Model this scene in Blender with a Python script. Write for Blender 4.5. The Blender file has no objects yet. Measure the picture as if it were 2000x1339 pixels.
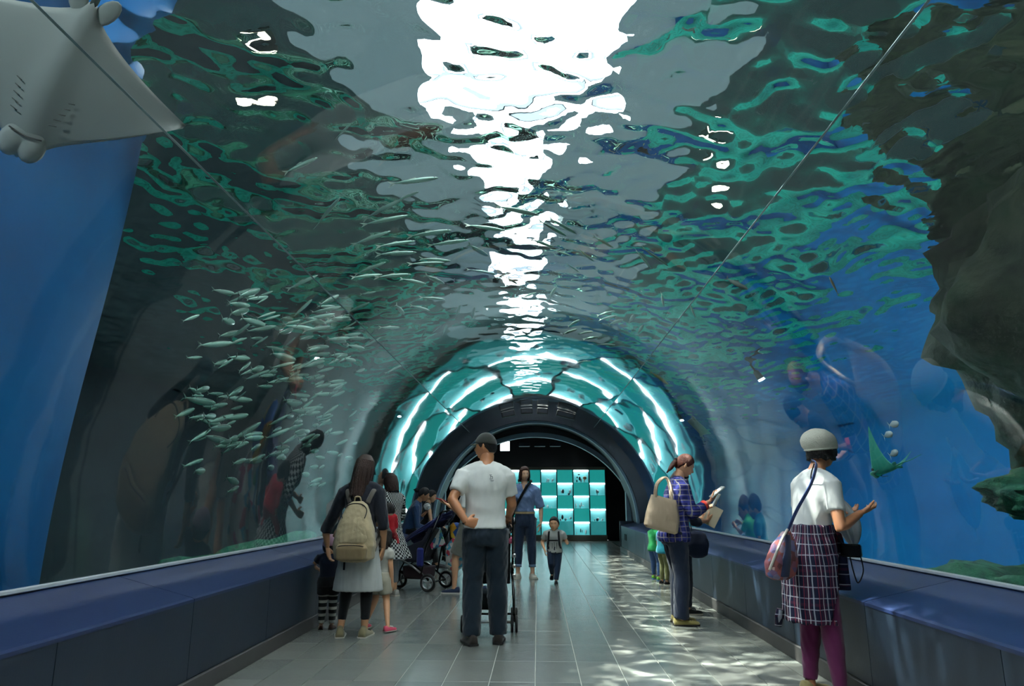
import bpy, bmesh, math, random
import numpy as np
from mathutils import Vector, Matrix, noise
SC = bpy.context.scene
COL = SC.collection
R = math.radians
# ---------------------------------------------------------------- camera
FPX = 1350.0
PITCH = math.atan(305.5 / FPX)
YAW = math.atan(50 * math.cos(PITCH) / FPX)
cam_data = bpy.data.cameras.new('camera')
cam_data.sensor_width = 36.0
cam_data.lens = 36.0 * FPX / 2000.0
cam_data.clip_end = 200
cam_data.clip_start = 0.02
cam = bpy.data.objects.new('camera', cam_data)
COL.objects.link(cam)
cam.location = (0, 0, 1.17)
cam.rotation_euler = (math.pi / 2 + PITCH, 0, YAW)
SC.camera = cam
# ---------------------------------------------------------------- world
W = bpy.data.worlds.new('world')
SC.world = W
W.use_nodes = True
_n = W.node_tree.nodes
_n['Background'].inputs[0].default_value = (0.95, 0.98, 1.0, 1)
_n['Background'].inputs[1].default_value = 10.0
# ---------------------------------------------------------------- sun
_s = bpy.data.lights.new('sun', 'SUN')
_s.energy = 85.0
_s.angle = R(0.9)
_s.color = (1.0, 0.97, 0.86)
_s.cycles.is_caustics_light = True
sun = bpy.data.objects.new('sun', _s)
COL.objects.link(sun)
sun.rotation_euler = Vector((0.34, -0.08, -1.0)).to_track_quat('-Z', 'Y').to_euler()
SC.view_settings.view_transform = 'Standard'
SC.view_settings.look = 'None'
SC.view_settings.exposure = 0.18
SC.view_settings.gamma = 1.0
SC.view_settings.use_curve_mapping = False
cy = SC.cycles
cy.max_bounces = 8
cy.diffuse_bounces = 3
cy.glossy_bounces = 4
cy.transmission_bounces = 4
cy.transparent_max_bounces = 24
cy.caustics_reflective = False
cy.caustics_refractive = True
cy.sample_clamp_indirect = 4.0
cy.use_denoising = True
cy.use_adaptive_sampling = True
cy.adaptive_threshold = 0.02

# ---------------------------------------------------------------- helpers
def lin(h):
    h = h.lstrip('#')
    v = [int(h[i:i + 2], 16) / 255 for i in (0, 2, 4)]
    return tuple((c / 12.92 if c <= .04045 else ((c + .055) / 1.055) ** 2.4) for c in v) + (1,)

class NT:
    """tiny node-tree helper"""
    def __init__(self, name):
        self.m = bpy.data.materials.new(name)
        self.m.use_nodes = True
        self.t = self.m.node_tree
        self.t.nodes.clear()
        self.out = self.t.nodes.new('ShaderNodeOutputMaterial')
    def n(self, typ, ins=None, **kw):
        nd = self.t.nodes.new('ShaderNode' + typ)
        for k, v in kw.items():
            setattr(nd, k, v)
        if ins:
            for k, v in ins.items():
                self.set(nd, k, v)
        return nd
    def set(self, nd, k, v):
        s = nd.inputs[k]
        if hasattr(v, 'bl_idname') and not isinstance(v, bpy.types.NodeSocket):
            v = v.outputs[0]
        if isinstance(v, bpy.types.NodeSocket):
            self.t.links.new(v, s)
        else:
            s.default_value = v
    def surf(self, nd):
        self.t.links.new(nd.outputs[0], self.out.inputs[0])
        return self.m

def mat(name, col, rough=0.6, metal=0.0, var=0.12, scale=8.0, bump=0.0, bscale=40.0, emit=None, estr=0.0, spec=0.5, stretch=(1, 1, 1), coat=0.0, sheen=0.0):
    if isinstance(col, str):
        col = lin(col)
    T = NT(name)
    tc = T.n('TexCoord')
    mp = T.n('Mapping', {0: tc.outputs['Object'], 'Scale': stretch})
    nz = T.n('TexNoise', {'Vector': mp, 'Scale': scale, 'Detail': 3.0})
    dark = tuple(c * (1 - var) for c in col[:3]) + (1,)
    lite = tuple(min(1, c * (1 + var)) for c in col[:3]) + (1,)
    mx = T.n('MixRGB', {0: nz.outputs[0], 1: dark, 2: lite})
    b = T.n('BsdfPrincipled', {'Base Color': mx, 'Roughness': rough, 'Metallic': metal, 'Specular IOR Level': spec, 'Coat Weight': coat, 'Sheen Weight': sheen})
    if bump:
        n2 = T.n('TexNoise', {'Vector': mp, 'Scale': bscale, 'Detail': 3.0})
        bp = T.n('Bump', {'Height': n2.outputs[0], 'Strength': bump, 'Distance': 0.02})
        T.set(b, 'Normal', bp)
    if emit:
        b.inputs['Emission Color'].default_value = lin(emit) if isinstance(emit, str) else emit
        b.inputs['Emission Strength'].default_value = estr
    return T.surf(b)

def tag(o, label=None, cat=None, group=None, kind=None):
    if label: o['label'] = label
    if cat: o['category'] = cat
    if group: o['group'] = group
    if kind: o['kind'] = kind
    return o

def empty(name, loc=(0, 0, 0), rz=0.0):
    o = bpy.data.objects.new(name, None)
    o.empty_display_size = 0.05
    COL.objects.link(o)
    o.location = loc
    o.rotation_euler = (0, 0, rz)
    return o

def link(name, me, m=None, parent=None, smooth=False, loc=None):
    o = bpy.data.objects.new(name, me)
    COL.objects.link(o)
    if m is not None:
        ms = m if isinstance(m, (list, tuple)) else [m]
        if len(me.materials) == 0:
            for x in ms:
                me.materials.append(x)
    if parent is not None:
        o.parent = parent
    if loc is not None:
        o.location = loc
    if smooth:
        me.polygons.foreach_set('use_smooth', [True] * len(me.polygons))
    return o

class MB:
    """mesh builder: collects pieces, builds ONE mesh object"""
    def __init__(self):
        self.v = []; self.f = []; self.mi = []
    def add(self, vs, fs, mi=0, M=None):
        k = len(self.v)
        for p in vs:
            self.v.append(tuple(M @ Vector(p)) if M else tuple(p))
        for f in fs:
            self.f.append(tuple(i + k for i in f)); self.mi.append(mi)
        return self
    def box(self, c, s, rz=0.0, mi=0, bev=0.0, M=None):
        x, y, z = s[0] / 2, s[1] / 2, s[2] / 2
        Mx = Matrix.Translation(c) @ Matrix.Rotation(rz, 4, 'Z')
        if M is not None:
            Mx = M @ Mx
        if bev > 0:
            b = min(bev, x * .9, y * .9, z * .9)
            pts = []
            for sx in (-1, 1):
                for sy in (-1, 1):
                    for sz in (-1, 1):
                        pts.append((sx * (x - b), sy * (y - b), sz * z))
                        pts.append((sx * (x - b), sy * y, sz * (z - b)))
                        pts.append((sx * x, sy * (y - b), sz * (z - b)))
            bm = bmesh.new()
            vs = [bm.verts.new(p) for p in pts]
            bmesh.ops.convex_hull(bm, input=vs)
            bmesh.ops.dissolve_limit(bm, angle_limit=0.02, verts=bm.verts[:], edges=bm.edges[:])
            bm.verts.index_update()
            self.add([v.co[:] for v in bm.verts], [[v.index for v in f.verts] for f in bm.faces], mi, Mx)
            bm.free()
            return self
        vs = [(-x, -y, -z), (x, -y, -z), (x, y, -z), (-x, y, -z), (-x, -y, z), (x, -y, z), (x, y, z), (-x, y, z)]
        return self.add(vs, [(0, 3, 2, 1), (4, 5, 6, 7), (0, 1, 5, 4), (1, 2, 6, 5), (2, 3, 7, 6), (3, 0, 4, 7)], mi, Mx)
    def tube(self, pts, rad, n=10, mi=0, caps=True, sq=(1.0, 1.0), closed=False):
        """sweep; rad scalar or list; each entry may be (a,b) ellipse"""
        P = [Vector(p) for p in pts]
        m = len(P)
        if not isinstance(rad, (list, tuple)):
            rad = [rad] * m
        k = len(self.v)
        up = None
        for i, p in enumerate(P):
            if closed:
                t = (P[(i + 1) % m] - P[i - 1]).normalized()
            else:
                t = (P[min(i + 1, m - 1)] - P[max(i - 1, 0)])
                t = t.normalized() if t.length > 1e-9 else Vector((0, 0, 1))
            if up is None:
                a = Vector((0, 1, 0)) if abs(t.y) < .9 else Vector((1, 0, 0))
                up = (a - t * a.dot(t)).normalized()
            else:
                u2 = up - t * up.dot(t)
                up = u2.normalized() if u2.length > 1e-6 else up
            sd = t.cross(up).normalized()
            r = rad[i]
            ra, rb = r if isinstance(r, (list, tuple)) else (r * sq[0], r * sq[1])
            for j in range(n):
                a = 2 * math.pi * j / n
                q = p + sd * (ra * math.cos(a)) + up * (rb * math.sin(a))
                self.v.append(tuple(q))
        rings = m if closed else m - 1
        for i in range(rings):
            i2 = (i + 1) % m
            for j in range(n):
                self.f.append((k + i * n + j, k + i * n + (j + 1) % n, k + i2 * n + (j + 1) % n, k + i2 * n + j)); self.mi.append(mi)
        if caps and not closed:
            self.f.append(tuple(k + j for j in range(n))[::-1]); self.mi.append(mi)
            self.f.append(tuple(k + (m - 1) * n + j for j in range(n))); self.mi.append(mi)
        return self
    def loft(self, rings, mi=0, caps=True):
        """rings: list of equal-length closed point lists"""
        k = len(self.v); n = len(rings[0])
        for r in rings:
            self.v += [tuple(p) for p in r]
        for i in range(len(rings) - 1):
            for j in range(n):
                self.f.append((k + i * n + j, k + i * n + (j + 1) % n, k + (i + 1) * n + (j + 1) % n, k + (i + 1) * n + j)); self.mi.append(mi)
        if caps:
            self.f.append(tuple(k + j for j in range(n))[::-1]); self.mi.append(mi)
            self.f.append(tuple(k + (len(rings) - 1) * n + j for j in range(n))); self.mi.append(mi)
        return self
    def ell(self, c, r, nu=16, nv=10, mi=0, M=None, fn=None):
        vs = []; fs = []
        for i in range(nv + 1):
            th = math.pi * i / nv
            for j in range(nu):
                ph = 2 * math.pi * j / nu
                d = Vector((math.sin(th) * math.cos(ph), math.sin(th) * math.sin(ph), math.cos(th)))
                s = fn(d) if fn else 1.0
                vs.append((d.x * r[0] * s, d.y * r[1] * s, d.z * r[2] * s))
        for i in range(nv):
            for j in range(nu):
                fs.append((i * nu + j, (i + 1) * nu + j, (i + 1) * nu + (j + 1) % nu, i * nu + (j + 1) % nu))
        Mx = Matrix.Translation(c)
        if M is not None:
            Mx = Mx @ M
        return self.add(vs, fs, mi, Mx)
    def mesh(self, name='mesh', weld=True):
        me = bpy.data.meshes.new(name)
        me.from_pydata(self.v, [], self.f)
        me.polygons.foreach_set('material_index', self.mi)
        me.update()
        bm = bmesh.new(); bm.from_mesh(me)
        if weld:
            bmesh.ops.remove_doubles(bm, verts=bm.verts[:], dist=1e-5)
        bmesh.ops.recalc_face_normals(bm, faces=bm.faces[:])
        bm.to_mesh(me); bm.free()
        return me
    def build(self, name, m=None, parent=None, smooth=False, loc=None, weld=True):
        return link(name, self.mesh(name, weld), m, parent, smooth, loc)

def autosmooth(o, ang=40):
    """smooth shading with sharp edges beyond ang"""
    me = o.data
    bm = bmesh.new(); bm.from_mesh(me)
    for f in bm.faces: f.smooth = True
    for e in bm.edges:
        if len(e.link_faces) == 2 and e.calc_face_angle(0) > R(ang):
            e.smooth = False
    bm.to_mesh(me); bm.free()
    return o

def copy_tree(o, parent=None):
    c = o.copy(); COL.objects.link(c); c.parent = parent
    for ch in list(o.children):
        copy_tree(ch, c)
    return c
# ================================================================ SETTING
TX, TZ, TR = -0.06, 0.62, 2.55          # tunnel axis x, centre height, radius
YN, YF = -3.0, 16.0                      # near / far ends of the acrylic
XL, XR = -2.12, 1.94                     # faces of the low side walls
LEDGE_Z, RIM_Z = 0.58, 0.72
WATER_Z = 4.3

m_tile = [mat('tile_grey_%d' % i, c, rough=0.20, var=0.10, scale=5.0, spec=0.6, bump=0.05, bscale=60) for i, c in enumerate(('#7d7f79', '#82837d', '#777a75'))]
m_grout = mat('grout', '#b9bab0', rough=0.8)
m_wall = mat('wall_blue_paint', '#172331', rough=0.42, var=0.16, scale=3.0, spec=0.5, stretch=(1, 2.5, 0.6), bump=0.02)
m_ledge = mat('ledge_blue_paint', '#18274a', rough=0.42, var=0.16, scale=3.0, spec=0.6, bump=0.02)
m_base = mat('baseboard_grey', '#3c3a39', rough=0.5)
m_rim = mat('white_rim', '#dfe6ea', rough=0.35)
m_black = mat('black_paint', '#06080a', rough=0.6)
m_portal = mat('portal_navy', '#131c28', rough=0.5)
m_rib = mat('portal_rib_blue_grey', '#6e8ba0', rough=0.45)

# ---- floor with tiles
floor = MB().box((-0.09, 9.2, -0.07), (4.4, 24.4, 0.124)).build('floor', m_grout)
tag(floor, kind='structure')
TW, TL, GAP = 0.302, 0.604, 0.007
x_start = XL - 0.02
cols = int((XR - XL + 0.1) / TW) + 1
tile_meshes = []
for i in range(3):
    tile_meshes.append(MB().box((0, 0, 0), (TW - GAP, TL - 0.003, 0.016), bev=0.0012).mesh('tile'))
    tile_meshes[-1].materials.append(m_tile[i])
rnd = random.Random(3)
y0 = 1.90
rest = MB()
row = 0
y = y0
while y < 20.9:
    for c in range(cols):
        cx = x_start + (c + .5) * TW
        w = TW - GAP
        if cx - w / 2 > XR + .03:
            continue
        if y < 9.8:
            o = bpy.data.objects.new('tile', tile_meshes[rnd.randrange(3)])
            COL.objects.link(o); o.parent = floor
            o.location = (cx, y + TL / 2, -0.008 + rnd.uniform(-.0006, .0006))
        else:
            rest.box((cx, y + TL / 2, -0.008), (w, TL - .003, .016), bev=0)
    y += TL
ro = rest.build('tile_field', m_tile[0], floor); ro['kind'] = 'stuff'
near = MB()
for r_ in range(8):
    for c in range(cols):
        cx = x_start + (c + .5) * TW
        near.box((cx, y0 - TL * (r_ + .5), -0.008), (TW - GAP, TL - .003, .016))
no = near.build('tile_field', m_tile[0], floor); no['kind'] = 'stuff'

# ---- low side walls with sloping ledge
def side_wall(side):
    s = -1 if side == 'left' else 1
    xf = XL if s < 0 else XR
    xr = TX + s * math.sqrt(TR ** 2 - (RIM_Z - TZ) ** 2)
    yA, yB = YN, 16.75
    wall = MB().box(((xf + xf + s * .08) / 2, (yA + yB) / 2, (LEDGE_Z - .02) / 2), (.08, yB - yA, LEDGE_Z - .02)).build('wall_' + side, m_wall)
    tag(wall, kind='structure')
    # ledge as panels: each about 2.4 m long, joints recessed
    L = 2.47; y = yA
    sec = [(xf - s * .012, LEDGE_Z - .022), (xf - s * .012, LEDGE_Z - .004), (xf + s * .006, LEDGE_Z + .004), (xr + s * .03, RIM_Z - .004), (xr + s * .03, LEDGE_Z - .022)]
    k = 0
    while y < yB - .01:
        y2 = min(y + L - .006, yB)
        mb = MB()
        mb.loft([[(a, y, b) for a, b in sec], [(a, y2, b) for a, b in sec]])
        mb.build('ledge_panel', m_ledge, wall)
        y += L
    # face panels: slim vertical joints
    y = yA
    while y < yB - .01:
        y2 = min(y + 1.236 - .005, yB)
        MB().box((xf - s * .004, (y + y2) / 2, (.115 + LEDGE_Z - .022) / 2), (.010, y2 - y, LEDGE_Z - .022 - .115)).build('face_panel', m_wall, wall)
        y += 1.236
    # end cap toward the portal
    MB().box(((xf + xr) / 2 + s * .02, yB + .02, (RIM_Z - .03) / 2), (abs(xr - xf) + .1, .05, RIM_Z - .05)).build('end_panel', m_wall, wall)
    rim = MB()
    rim.box((xr - s * .004, (yA + yB) / 2, RIM_Z + .004), (.028, yB - yA, .026), bev=.006)
    tag(rim.build('trim_1' if s < 0 else 'trim_2', m_rim), kind='structure')
    bb = MB().box((xf - s * .014, (yA + yB) / 2, .055), (.028, yB - yA, .11), bev=.004).build('baseboard_' + side, m_base)
    tag(bb, kind='structure')
side_wall('left'); side_wall('right')
# two narrow ventilation slots on the right wall near the portal
for i in range(2):
    o = MB().box((XR - .014, 15.75 + .22 * i, .36), (.012, .05, .13)).build('vent_slot', m_black, bpy.data.objects['wall_right'])

# ---- acrylic
def acrylic_mat():
    T = NT('acrylic_tunnel')
    tc = T.n('TexCoord')
    mp = T.n('Mapping', {0: tc.outputs['Object'], 'Scale': (1.0, 0.35, 1.0)})
    nz = T.n('TexNoise', {'Vector': mp, 'Scale': 2.2, 'Detail': 1.0})
    bp = T.n('Bump', {'Height': nz.outputs[0], 'Strength': 1.0, 'Distance': 0.006})
    fr = T.n('Fresnel', {'IOR': 1.33})
    gain = T.n('Math', {0: fr, 1: 2.0}, operation='MULTIPLY'); gain.use_clamp = True
    tr = T.n('BsdfRefraction', {0: (0.95, 0.99, 0.99, 1), 'IOR': 1.33, 'Roughness': 0.0})
    gl = T.n('BsdfGlossy', {'Color': (1, 1, 1, 1), 'Roughness': 0.03, 'Normal': bp})
    # added translucent film that stands in for the milky veil of scattered light
    dz = T.n('TexNoise', {'Vector': mp, 'Scale': 14.0, 'Detail': 4.0})
    tl = T.n('BsdfTranslucent', {0: (0.78, 0.9, 0.95, 1)})
    df = T.n('MapRange', {0: dz.outputs[0], 1: 0.3, 2: 0.8, 3: 0.006, 4: 0.016})
    m0 = T.n('MixShader', {0: df, 1: tr, 2: tl})
    mx = T.n('MixShader', {0: gain, 1: m0, 2: gl})
    return T.surf(mx)
m_acr = acrylic_mat()
a0 = math.asin((RIM_Z + .01 - TZ) / TR)
segs = [(a0, R(57.7)), (R(57.7), R(126)), (R(126), math.pi - a0)]
for i, (a, b) in enumerate(segs):
    mb = MB()
    n = 28
    ys = [YN + (YF - YN) * k / 60 for k in range(61)]
    for k, yy in enumerate(ys):
        for j in range(n + 1):
            t = a + (b - a) * j / n
            mb.v.append((TX + TR * math.cos(t), yy, TZ + TR * math.sin(t)))
    for k in range(60):
        for j in range(n):
            q = k * (n + 1) + j
            mb.f.append((q, q + 1, q + n + 2, q + n + 1)); mb.mi.append(0)
    me = bpy.data.meshes.new('window_%d' % (i + 1))
    me.from_pydata(mb.v, [], mb.f)
    # normals inward
    c = me.polygons[0]
    if Vector(c.normal).dot(Vector((TX, c.center.y, TZ)) - Vector(c.center)) < 0:
        me.flip_normals()
    o = link('window_%d' % (i + 1), me, m_acr, smooth=True)
    tag(o, kind='structure')
    o.cycles.is_caustics_caster = True
m_seam = mat('seam_sealant', '#6b8488', rough=0.4)
for i, t in enumerate((R(57.7), R(126))):
    r1 = TR - .004
    mb = MB().box((0, 0, 0), (.009, YF - YN, .005))
    o = mb.build('trim_%d' % (i + 3), m_seam)
    o.location = (TX + r1 * math.cos(t), (YN + YF) / 2, TZ + r1 * math.sin(t))
    o.rotation_euler = (0, math.pi / 2 - t, 0)
    tag(o, kind='structure')

# ---- portal rings at the far end
def arch(name, r0, r1, ya, yb, m, zc=TZ, a_lo=0.0, parent=None, n=64, cx=TX):
    rings = []
    for k in range(n + 1):
        t = a_lo + (math.pi - 2 * a_lo) * k / n
        c, s = math.cos(t), math.sin(t)
        rings.append([(cx + r0 * c, ya, zc + r0 * s), (cx + r1 * c, ya, zc + r1 * s), (cx + r1 * c, yb, zc + r1 * s), (cx + r0 * c, yb, zc + r0 * s)])
    mb = MB(); mb.loft(rings)
    return autosmooth(mb.build(name, m, parent), 30)
portal = arch('wall_portal', 2.32, 2.75, YF - .12, YF + .3, m_portal)
tag(portal, kind='structure')
arch('rib', 2.27, 2.33, YF - .02, YF + .12, m_rib, parent=portal)
arch('soffit', 2.30, 2.42, YF + .12, YF + 1.3, m_portal, parent=portal)
for s in (-1, 1):   # legs of the ring down to the floor
    MB().box((TX + s * 2.53, YF + .2, .31), (.44, .5, .62)).build('jamb', m_portal, portal)
# inner segmental frame with straight posts
ZC2, R2 = 0.11, 2.56
aa = math.asin((1.44 - ZC2) / R2)
inner = arch('trim_5', R2, R2 + .11, YF + 1.1, YF + 1.32, m_rib, zc=ZC2, a_lo=aa, cx=-.06)
tag(inner, kind='structure')
hw = R2 * math.cos(aa)
for s in (-1, 1):
    MB().box((-.06 + s * (hw + .055), YF + 1.2, .74), (.12, .22, 1.42)).build('post', m_rib, inner)
# dark wall filling between frame and outside
mb = MB()
n = 48; rings = []
for k in range(n + 1):
    t = aa + (math.pi - 2 * aa) * k / n
    c, s = math.cos(t), math.sin(t)
    u = (-.06 + (R2 + .10) * c, ZC2 + (R2 + .10) * s)
    w = (-.06 + 2.9 * math.cos(math.pi * k / n), .3 + 3.1 * math.sin(math.pi * k / n))
    rings.append([(u[0], YF + 1.2, u[1]), (w[0], YF + 1.2, w[1]), (w[0], YF + 1.3, w[1]), (u[0], YF + 1.3, u[1])])
mb.loft(rings); mb.build('surround', m_portal, inner)
# fixtures standing on the crown of the ring
for x, w in ((-.62, .3), (-.22, .26), (.12, .24), (.62, .42)):
    o = empty('cable_box', (x, YF - .80, TZ + math.sqrt(2.53 ** 2 - (x - TX) ** 2) - .125))
    o.rotation_euler = (0, (x - TX) / 2.7, 0)
    MB().box((0, 0, .05), (w, .14, .13), bev=.012).build('housing', m_black, o)
    MB().box((0, -.072, .05), (w * .8, .01, .07)).build('cover_plate', m_portal, o)
    side = {-.62: 'leftmost of the four, left of the crown', -.22: 'just left of the crown centre', .12: 'just right of the crown centre, smallest', .62: 'widest of the four, right of the crown'}[x]
    tag(o, 'dark junction box on the portal ring, ' + side, 'junction box', 'boxes on the crown of the portal ring')

# ---- hall beyond the portal
hall = MB()
HY0, HY1 = YF + 1.3, 21.3
w_b = MB().box((0, 21.35, 1.7), (7.4, .1, 3.4)).build('wall_back', m_black); tag(w_b, kind='structure')
for s, nm in ((-1, 'wall_hall_left'), (1, 'wall_hall_right')):
    o = MB().box((s * 3.3, (HY0 + HY1) / 2 + .1, 1.7), (.1, HY1 - HY0 + .2, 3.4)).build(nm, m_black); tag(o, kind='structure')
o = MB().box((0, (HY0 + HY1) / 2, 3.35), (6.8, HY1 - HY0 + .2, .1)).build('ceiling', m_black); tag(o, kind='structure')
for s in (-1, 1):
    o = MB().box((s * 2.7, (HY0 + HY1) / 2, -.035), (1.25, HY1 - HY0 + .2, .07)).build('floor_hall', m_tile[2]); tag(o, kind='structure')

# ---- illuminated display wall
m_teal = mat('display_teal', '#2f8f8d', rough=0.25, emit='#1c8f8a', estr=0.8)
m_cell = mat('display_pale', '#7fc0c2', rough=0.4, emit='#2f9a9c', estr=0.5)
m_tube = mat('display_lamp', '#ffffff', emit='#e8f8ff', estr=7.0)
m_steel = mat('brushed_bronze', '#6d6a60', rough=0.35, metal=0.8, stretch=(1, 1, 30))
m_spec = [mat('specimen_%d' % i, c) for i, c in enumerate(('#dfe9ea', '#1d3236', '#c9a876', '#8fb5b8'))]
DX1, CW, DZ0, RH, DY = 2.0, 0.4755, 0.165, 0.372, 20.85
NCOL = 9
m_glow = None
rnd = random.Random(8)
for c in range(NCOL):
    xc = DX1 - CW * (c + .5)
    nth = ('rightmost', 'second from the right', 'third from the right', 'fourth from the right', 'fifth from the right', 'sixth from the right', 'third from the left', 'second from the left', 'leftmost')[c]
    t = empty('display_case', (xc, DY, DZ0))
    tag(t, 'glowing teal display case column with lit shelves, %s on the end wall' % nth, 'display case', 'lit display cases on the end wall')
    fr = MB()
    fr.box((-CW / 2 + .006, .04, RH * 2.5), (.012, .2, RH * 5)); fr.box((CW / 2 - .006, .04, RH * 2.5), (.012, .2, RH * 5))
    fr.box((0, .15, RH * 2.5), (CW, .02, RH * 5))
    fr.build('frame', m_black, t)
    for r in range(5):      # r=0 bottom
        lit = ((4 - r) % 2 == 1) if c % 2 == 0 else ((4 - r) % 2 == 0)
        z = RH * (r + .5)
        if not lit:
            MB().box((0, .02, z), (CW - .03, .02, RH - .008), bev=.003).build('panel', m_teal if r > 0 else m_cell, t)
        else:
            MB().box((0, .135, z), (CW - .03, .01, RH - .008)).build('back_pane', m_cell, t)
            lamp = MB().box((0, .06, z + RH / 2 - .028), (CW - .03, .12, .035), bev=.004).build('lamp_tube', m_tube, t)
            for q in range(rnd.randint(4, 7)):
                w = rnd.uniform(.012, .035); h = rnd.uniform(.015, .07)
                sp = MB().ell((rnd.uniform(-.16, .16), rnd.uniform(.03, .09), z - RH / 2 + .012 + h + rnd.choice((0, 0, .05))), (w, .01, h), 8, 6)
                sp.build('specimen', m_spec[rnd.choice((0, 0, 0, 1, 3))], t, smooth=True)
            MB().box((0, .06, z - RH / 2 + .006), (CW - .03, .13, .008)).build('shelf', m_cell, t)
            if c == 1 and r == 4:
                MB().ell((.11, .03, z - .05), (.055, .02, .05), 12, 8).build('shell', m_spec[2], t, smooth=True)
                MB().ell((-.06, .03, z + .05), (.035, .02, .018), 12, 8).build('shell', m_spec[1], t, smooth=True)
                MB().ell((-.11, .03, z - .03), (.022, .02, .024), 12, 8).build('shell', m_spec[1], t, smooth=True)
xm = DX1 - CW * NCOL / 2
fb = MB().box((xm, DY + .03, DZ0 + RH * 5 + .045), (CW * NCOL + .02, .16, .085), bev=.004).build('trim_6', m_steel); tag(fb, kind='structure')
fb = MB().box((xm, DY + .03, DZ0 / 2), (CW * NCOL + .02, .2, DZ0 - .006), bev=.004).build('trim_7', m_steel); tag(fb, kind='structure')
# square lit sign hanging in the dark hall
sg = empty('lit_sign', (-.86, 18.6, 2.43))
tag(sg, 'small square white lit sign hanging in the dark beyond the portal', 'sign')
MB().box((0, .03, .13), (.27, .05, .27), bev=.006).build('housing', m_black, sg)
MB().box((0, 0, .13), (.25, .012, .25), bev=.003).build('lit_panel', mat('sign_white', '#ffffff', emit='#f4fbff', estr=3.0), sg)
for dx in (-.09, .09):
    MB().tube([(dx, .03, .26), (dx, .03, .88)], .006, 6).build('hanger', m_black, sg)
# small ceiling projectors in the hall
for i in range(3):
    o = empty('ceiling_fixture', (-.35 + .42 * i, 18.9, 2.62))
    tag(o, 'faint dark box fixture under the hall ceiling, %s of the row of three' % ('left', 'middle', 'right')[i], 'ceiling fixture', 'fixtures under the hall ceiling')
    MB().box((0, 0, 0), (.30, .3, .10), bev=.01).build('housing', m_portal, o)
    MB().box((0, -.155, -.05), (.28, .02, .01)).build('edge', m_rib, o)
    MB().tube([(0, 0, .05), (0, 0, .68)], .012, 6).build('stem', m_black, o)

# ================================================================ TANK
def noise_mat(name, cols, scale, rough=.8, bump=.5, stretch=(1, 1, 1), detail=6, spec=.2):
    T = NT(name)
    tc = T.n('TexCoord')
    mp = T.n('Mapping', {0: tc.outputs['Object'], 'Scale': stretch})
    nz = T.n('TexNoise', {'Vector': mp, 'Scale': scale, 'Detail': float(detail), 'Roughness': .6})
    cr = T.n('ValToRGB', {0: nz.outputs[0]})
    e = cr.color_ramp.elements
    while len(e) < len(cols): e.new(.5)
    for i, c in enumerate(cols):
        e[i].position = .30 + .40 * i / (len(cols) - 1); e[i].color = lin(c)
    b = T.n('BsdfPrincipled', {'Base Color': cr, 'Roughness': rough, 'Specular IOR Level': spec})
    bp = T.n('Bump', {'Height': nz.outputs[0], 'Strength': bump, 'Distance': .06})
    T.set(b, 'Normal', bp)
    return T.surf(b)
m_tankblue = noise_mat('tank_wall_blue', ('#004476', '#005288', '#006094'), .35, bump=.02, rough=.7)
m_tankdark = noise_mat('tank_wall_dark', ('#2a3336', '#323d40', '#3a4648'), .5, bump=.3)
m_tankteal = noise_mat('tank_floor_teal', ('#0d6b5c', '#148a78', '#23a591', '#0f5f58'), 1.2, bump=.5)
m_rock = noise_mat('reef_rock', ('#1c2a24', '#2b3a2f', '#3c4a3a', '#28402f'), 2.6, bump=.9)
m_algae = noise_mat('algae_rock', ('#0c3228', '#15483a', '#235f46', '#0e3a34'), 5.0, bump=1.0)
m_roof = mat('roof_grey', '#6d7a84', rough=.8, var=.1, scale=.8)

o = MB().box((0, 8, -.75), (26, 34, .3)).build('floor_tank', m_tankteal); tag(o, kind='structure')
o = MB().box((-8.3, 10, 2.2), (.3, 30, 5.6)).build('wall_tank_left', m_tankdark); tag(o, kind='structure')
o = MB().box((9.6, 8, 2.2), (.3, 34, 5.6)).build('wall_tank_right', m_tankblue); tag(o, kind='structure')
# tank end wall around the tunnel mouth (in pieces so the tunnel stays open)
te = empty('wall_tank_back')
tag(te, kind='structure')
MB().box((-5.55, 17.3, 2.2), (5.6, .25, 5.6)).build('slab', m_tankdark, te)
MB().box((6.2, 17.3, 2.2), (6.9, .25, 5.6)).build('slab', m_tankblue, te)
MB().box((0, 17.35, 4.25), (5.9, .25, 1.7)).build('slab', m_tankdark, te)
# round blue pillar near the left of the camera
mb = MB()
mb.tube([(-4.57, 2.93, -.6), (-4.57, 2.93, 5.5)], 1.82, 96)
o = autosmooth(mb.build('pillar_blue', m_tankblue), 40); tag(o, kind='structure')
# tank wall behind the camera
o = MB().box((0, -5.2, 2.2), (20, .3, 5.6)).build('wall_tank_near', m_tankdark); tag(o, kind='structure')

def rock(name, c, r, m, seed, sub=5, amp=.28, freq=.9, parent=None, rot=(0, 0, 0)):
    bm = bmesh.new()
    bmesh.ops.create_icosphere(bm, subdivisions=sub, radius=1)
    off = Vector((seed * 3.1, seed * 1.7, seed * .9))
    for v in bm.verts:
        d = v.co.normalized()
        k = 1 + amp * noise.fractal(d * freq * 1.6 + off, 1.0, 2.0, 5) + amp * .25 * noise.noise(d * 9 + off)
        v.co = Vector((d.x * r[0], d.y * r[1], d.z * r[2])) * k
    me = bpy.data.meshes.new(name); bm.to_mesh(me); bm.free()
    o = link(name, me, m, parent, smooth=True, loc=c)
    o.rotation_euler = rot
    return o
o = rock('rock_outcrop', (6.0, 4.5, 3.25), (2.0, 1.9, 1.75), m_rock, 4)
tag(o, 'large dark overhanging rock mass in the tank, upper right', 'rock')
rock('ledge', (-.75, .35, -1.75), (1.35, 1.0, .36), m_algae, 9, parent=o, rot=(0, R(-8), R(10)))
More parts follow.
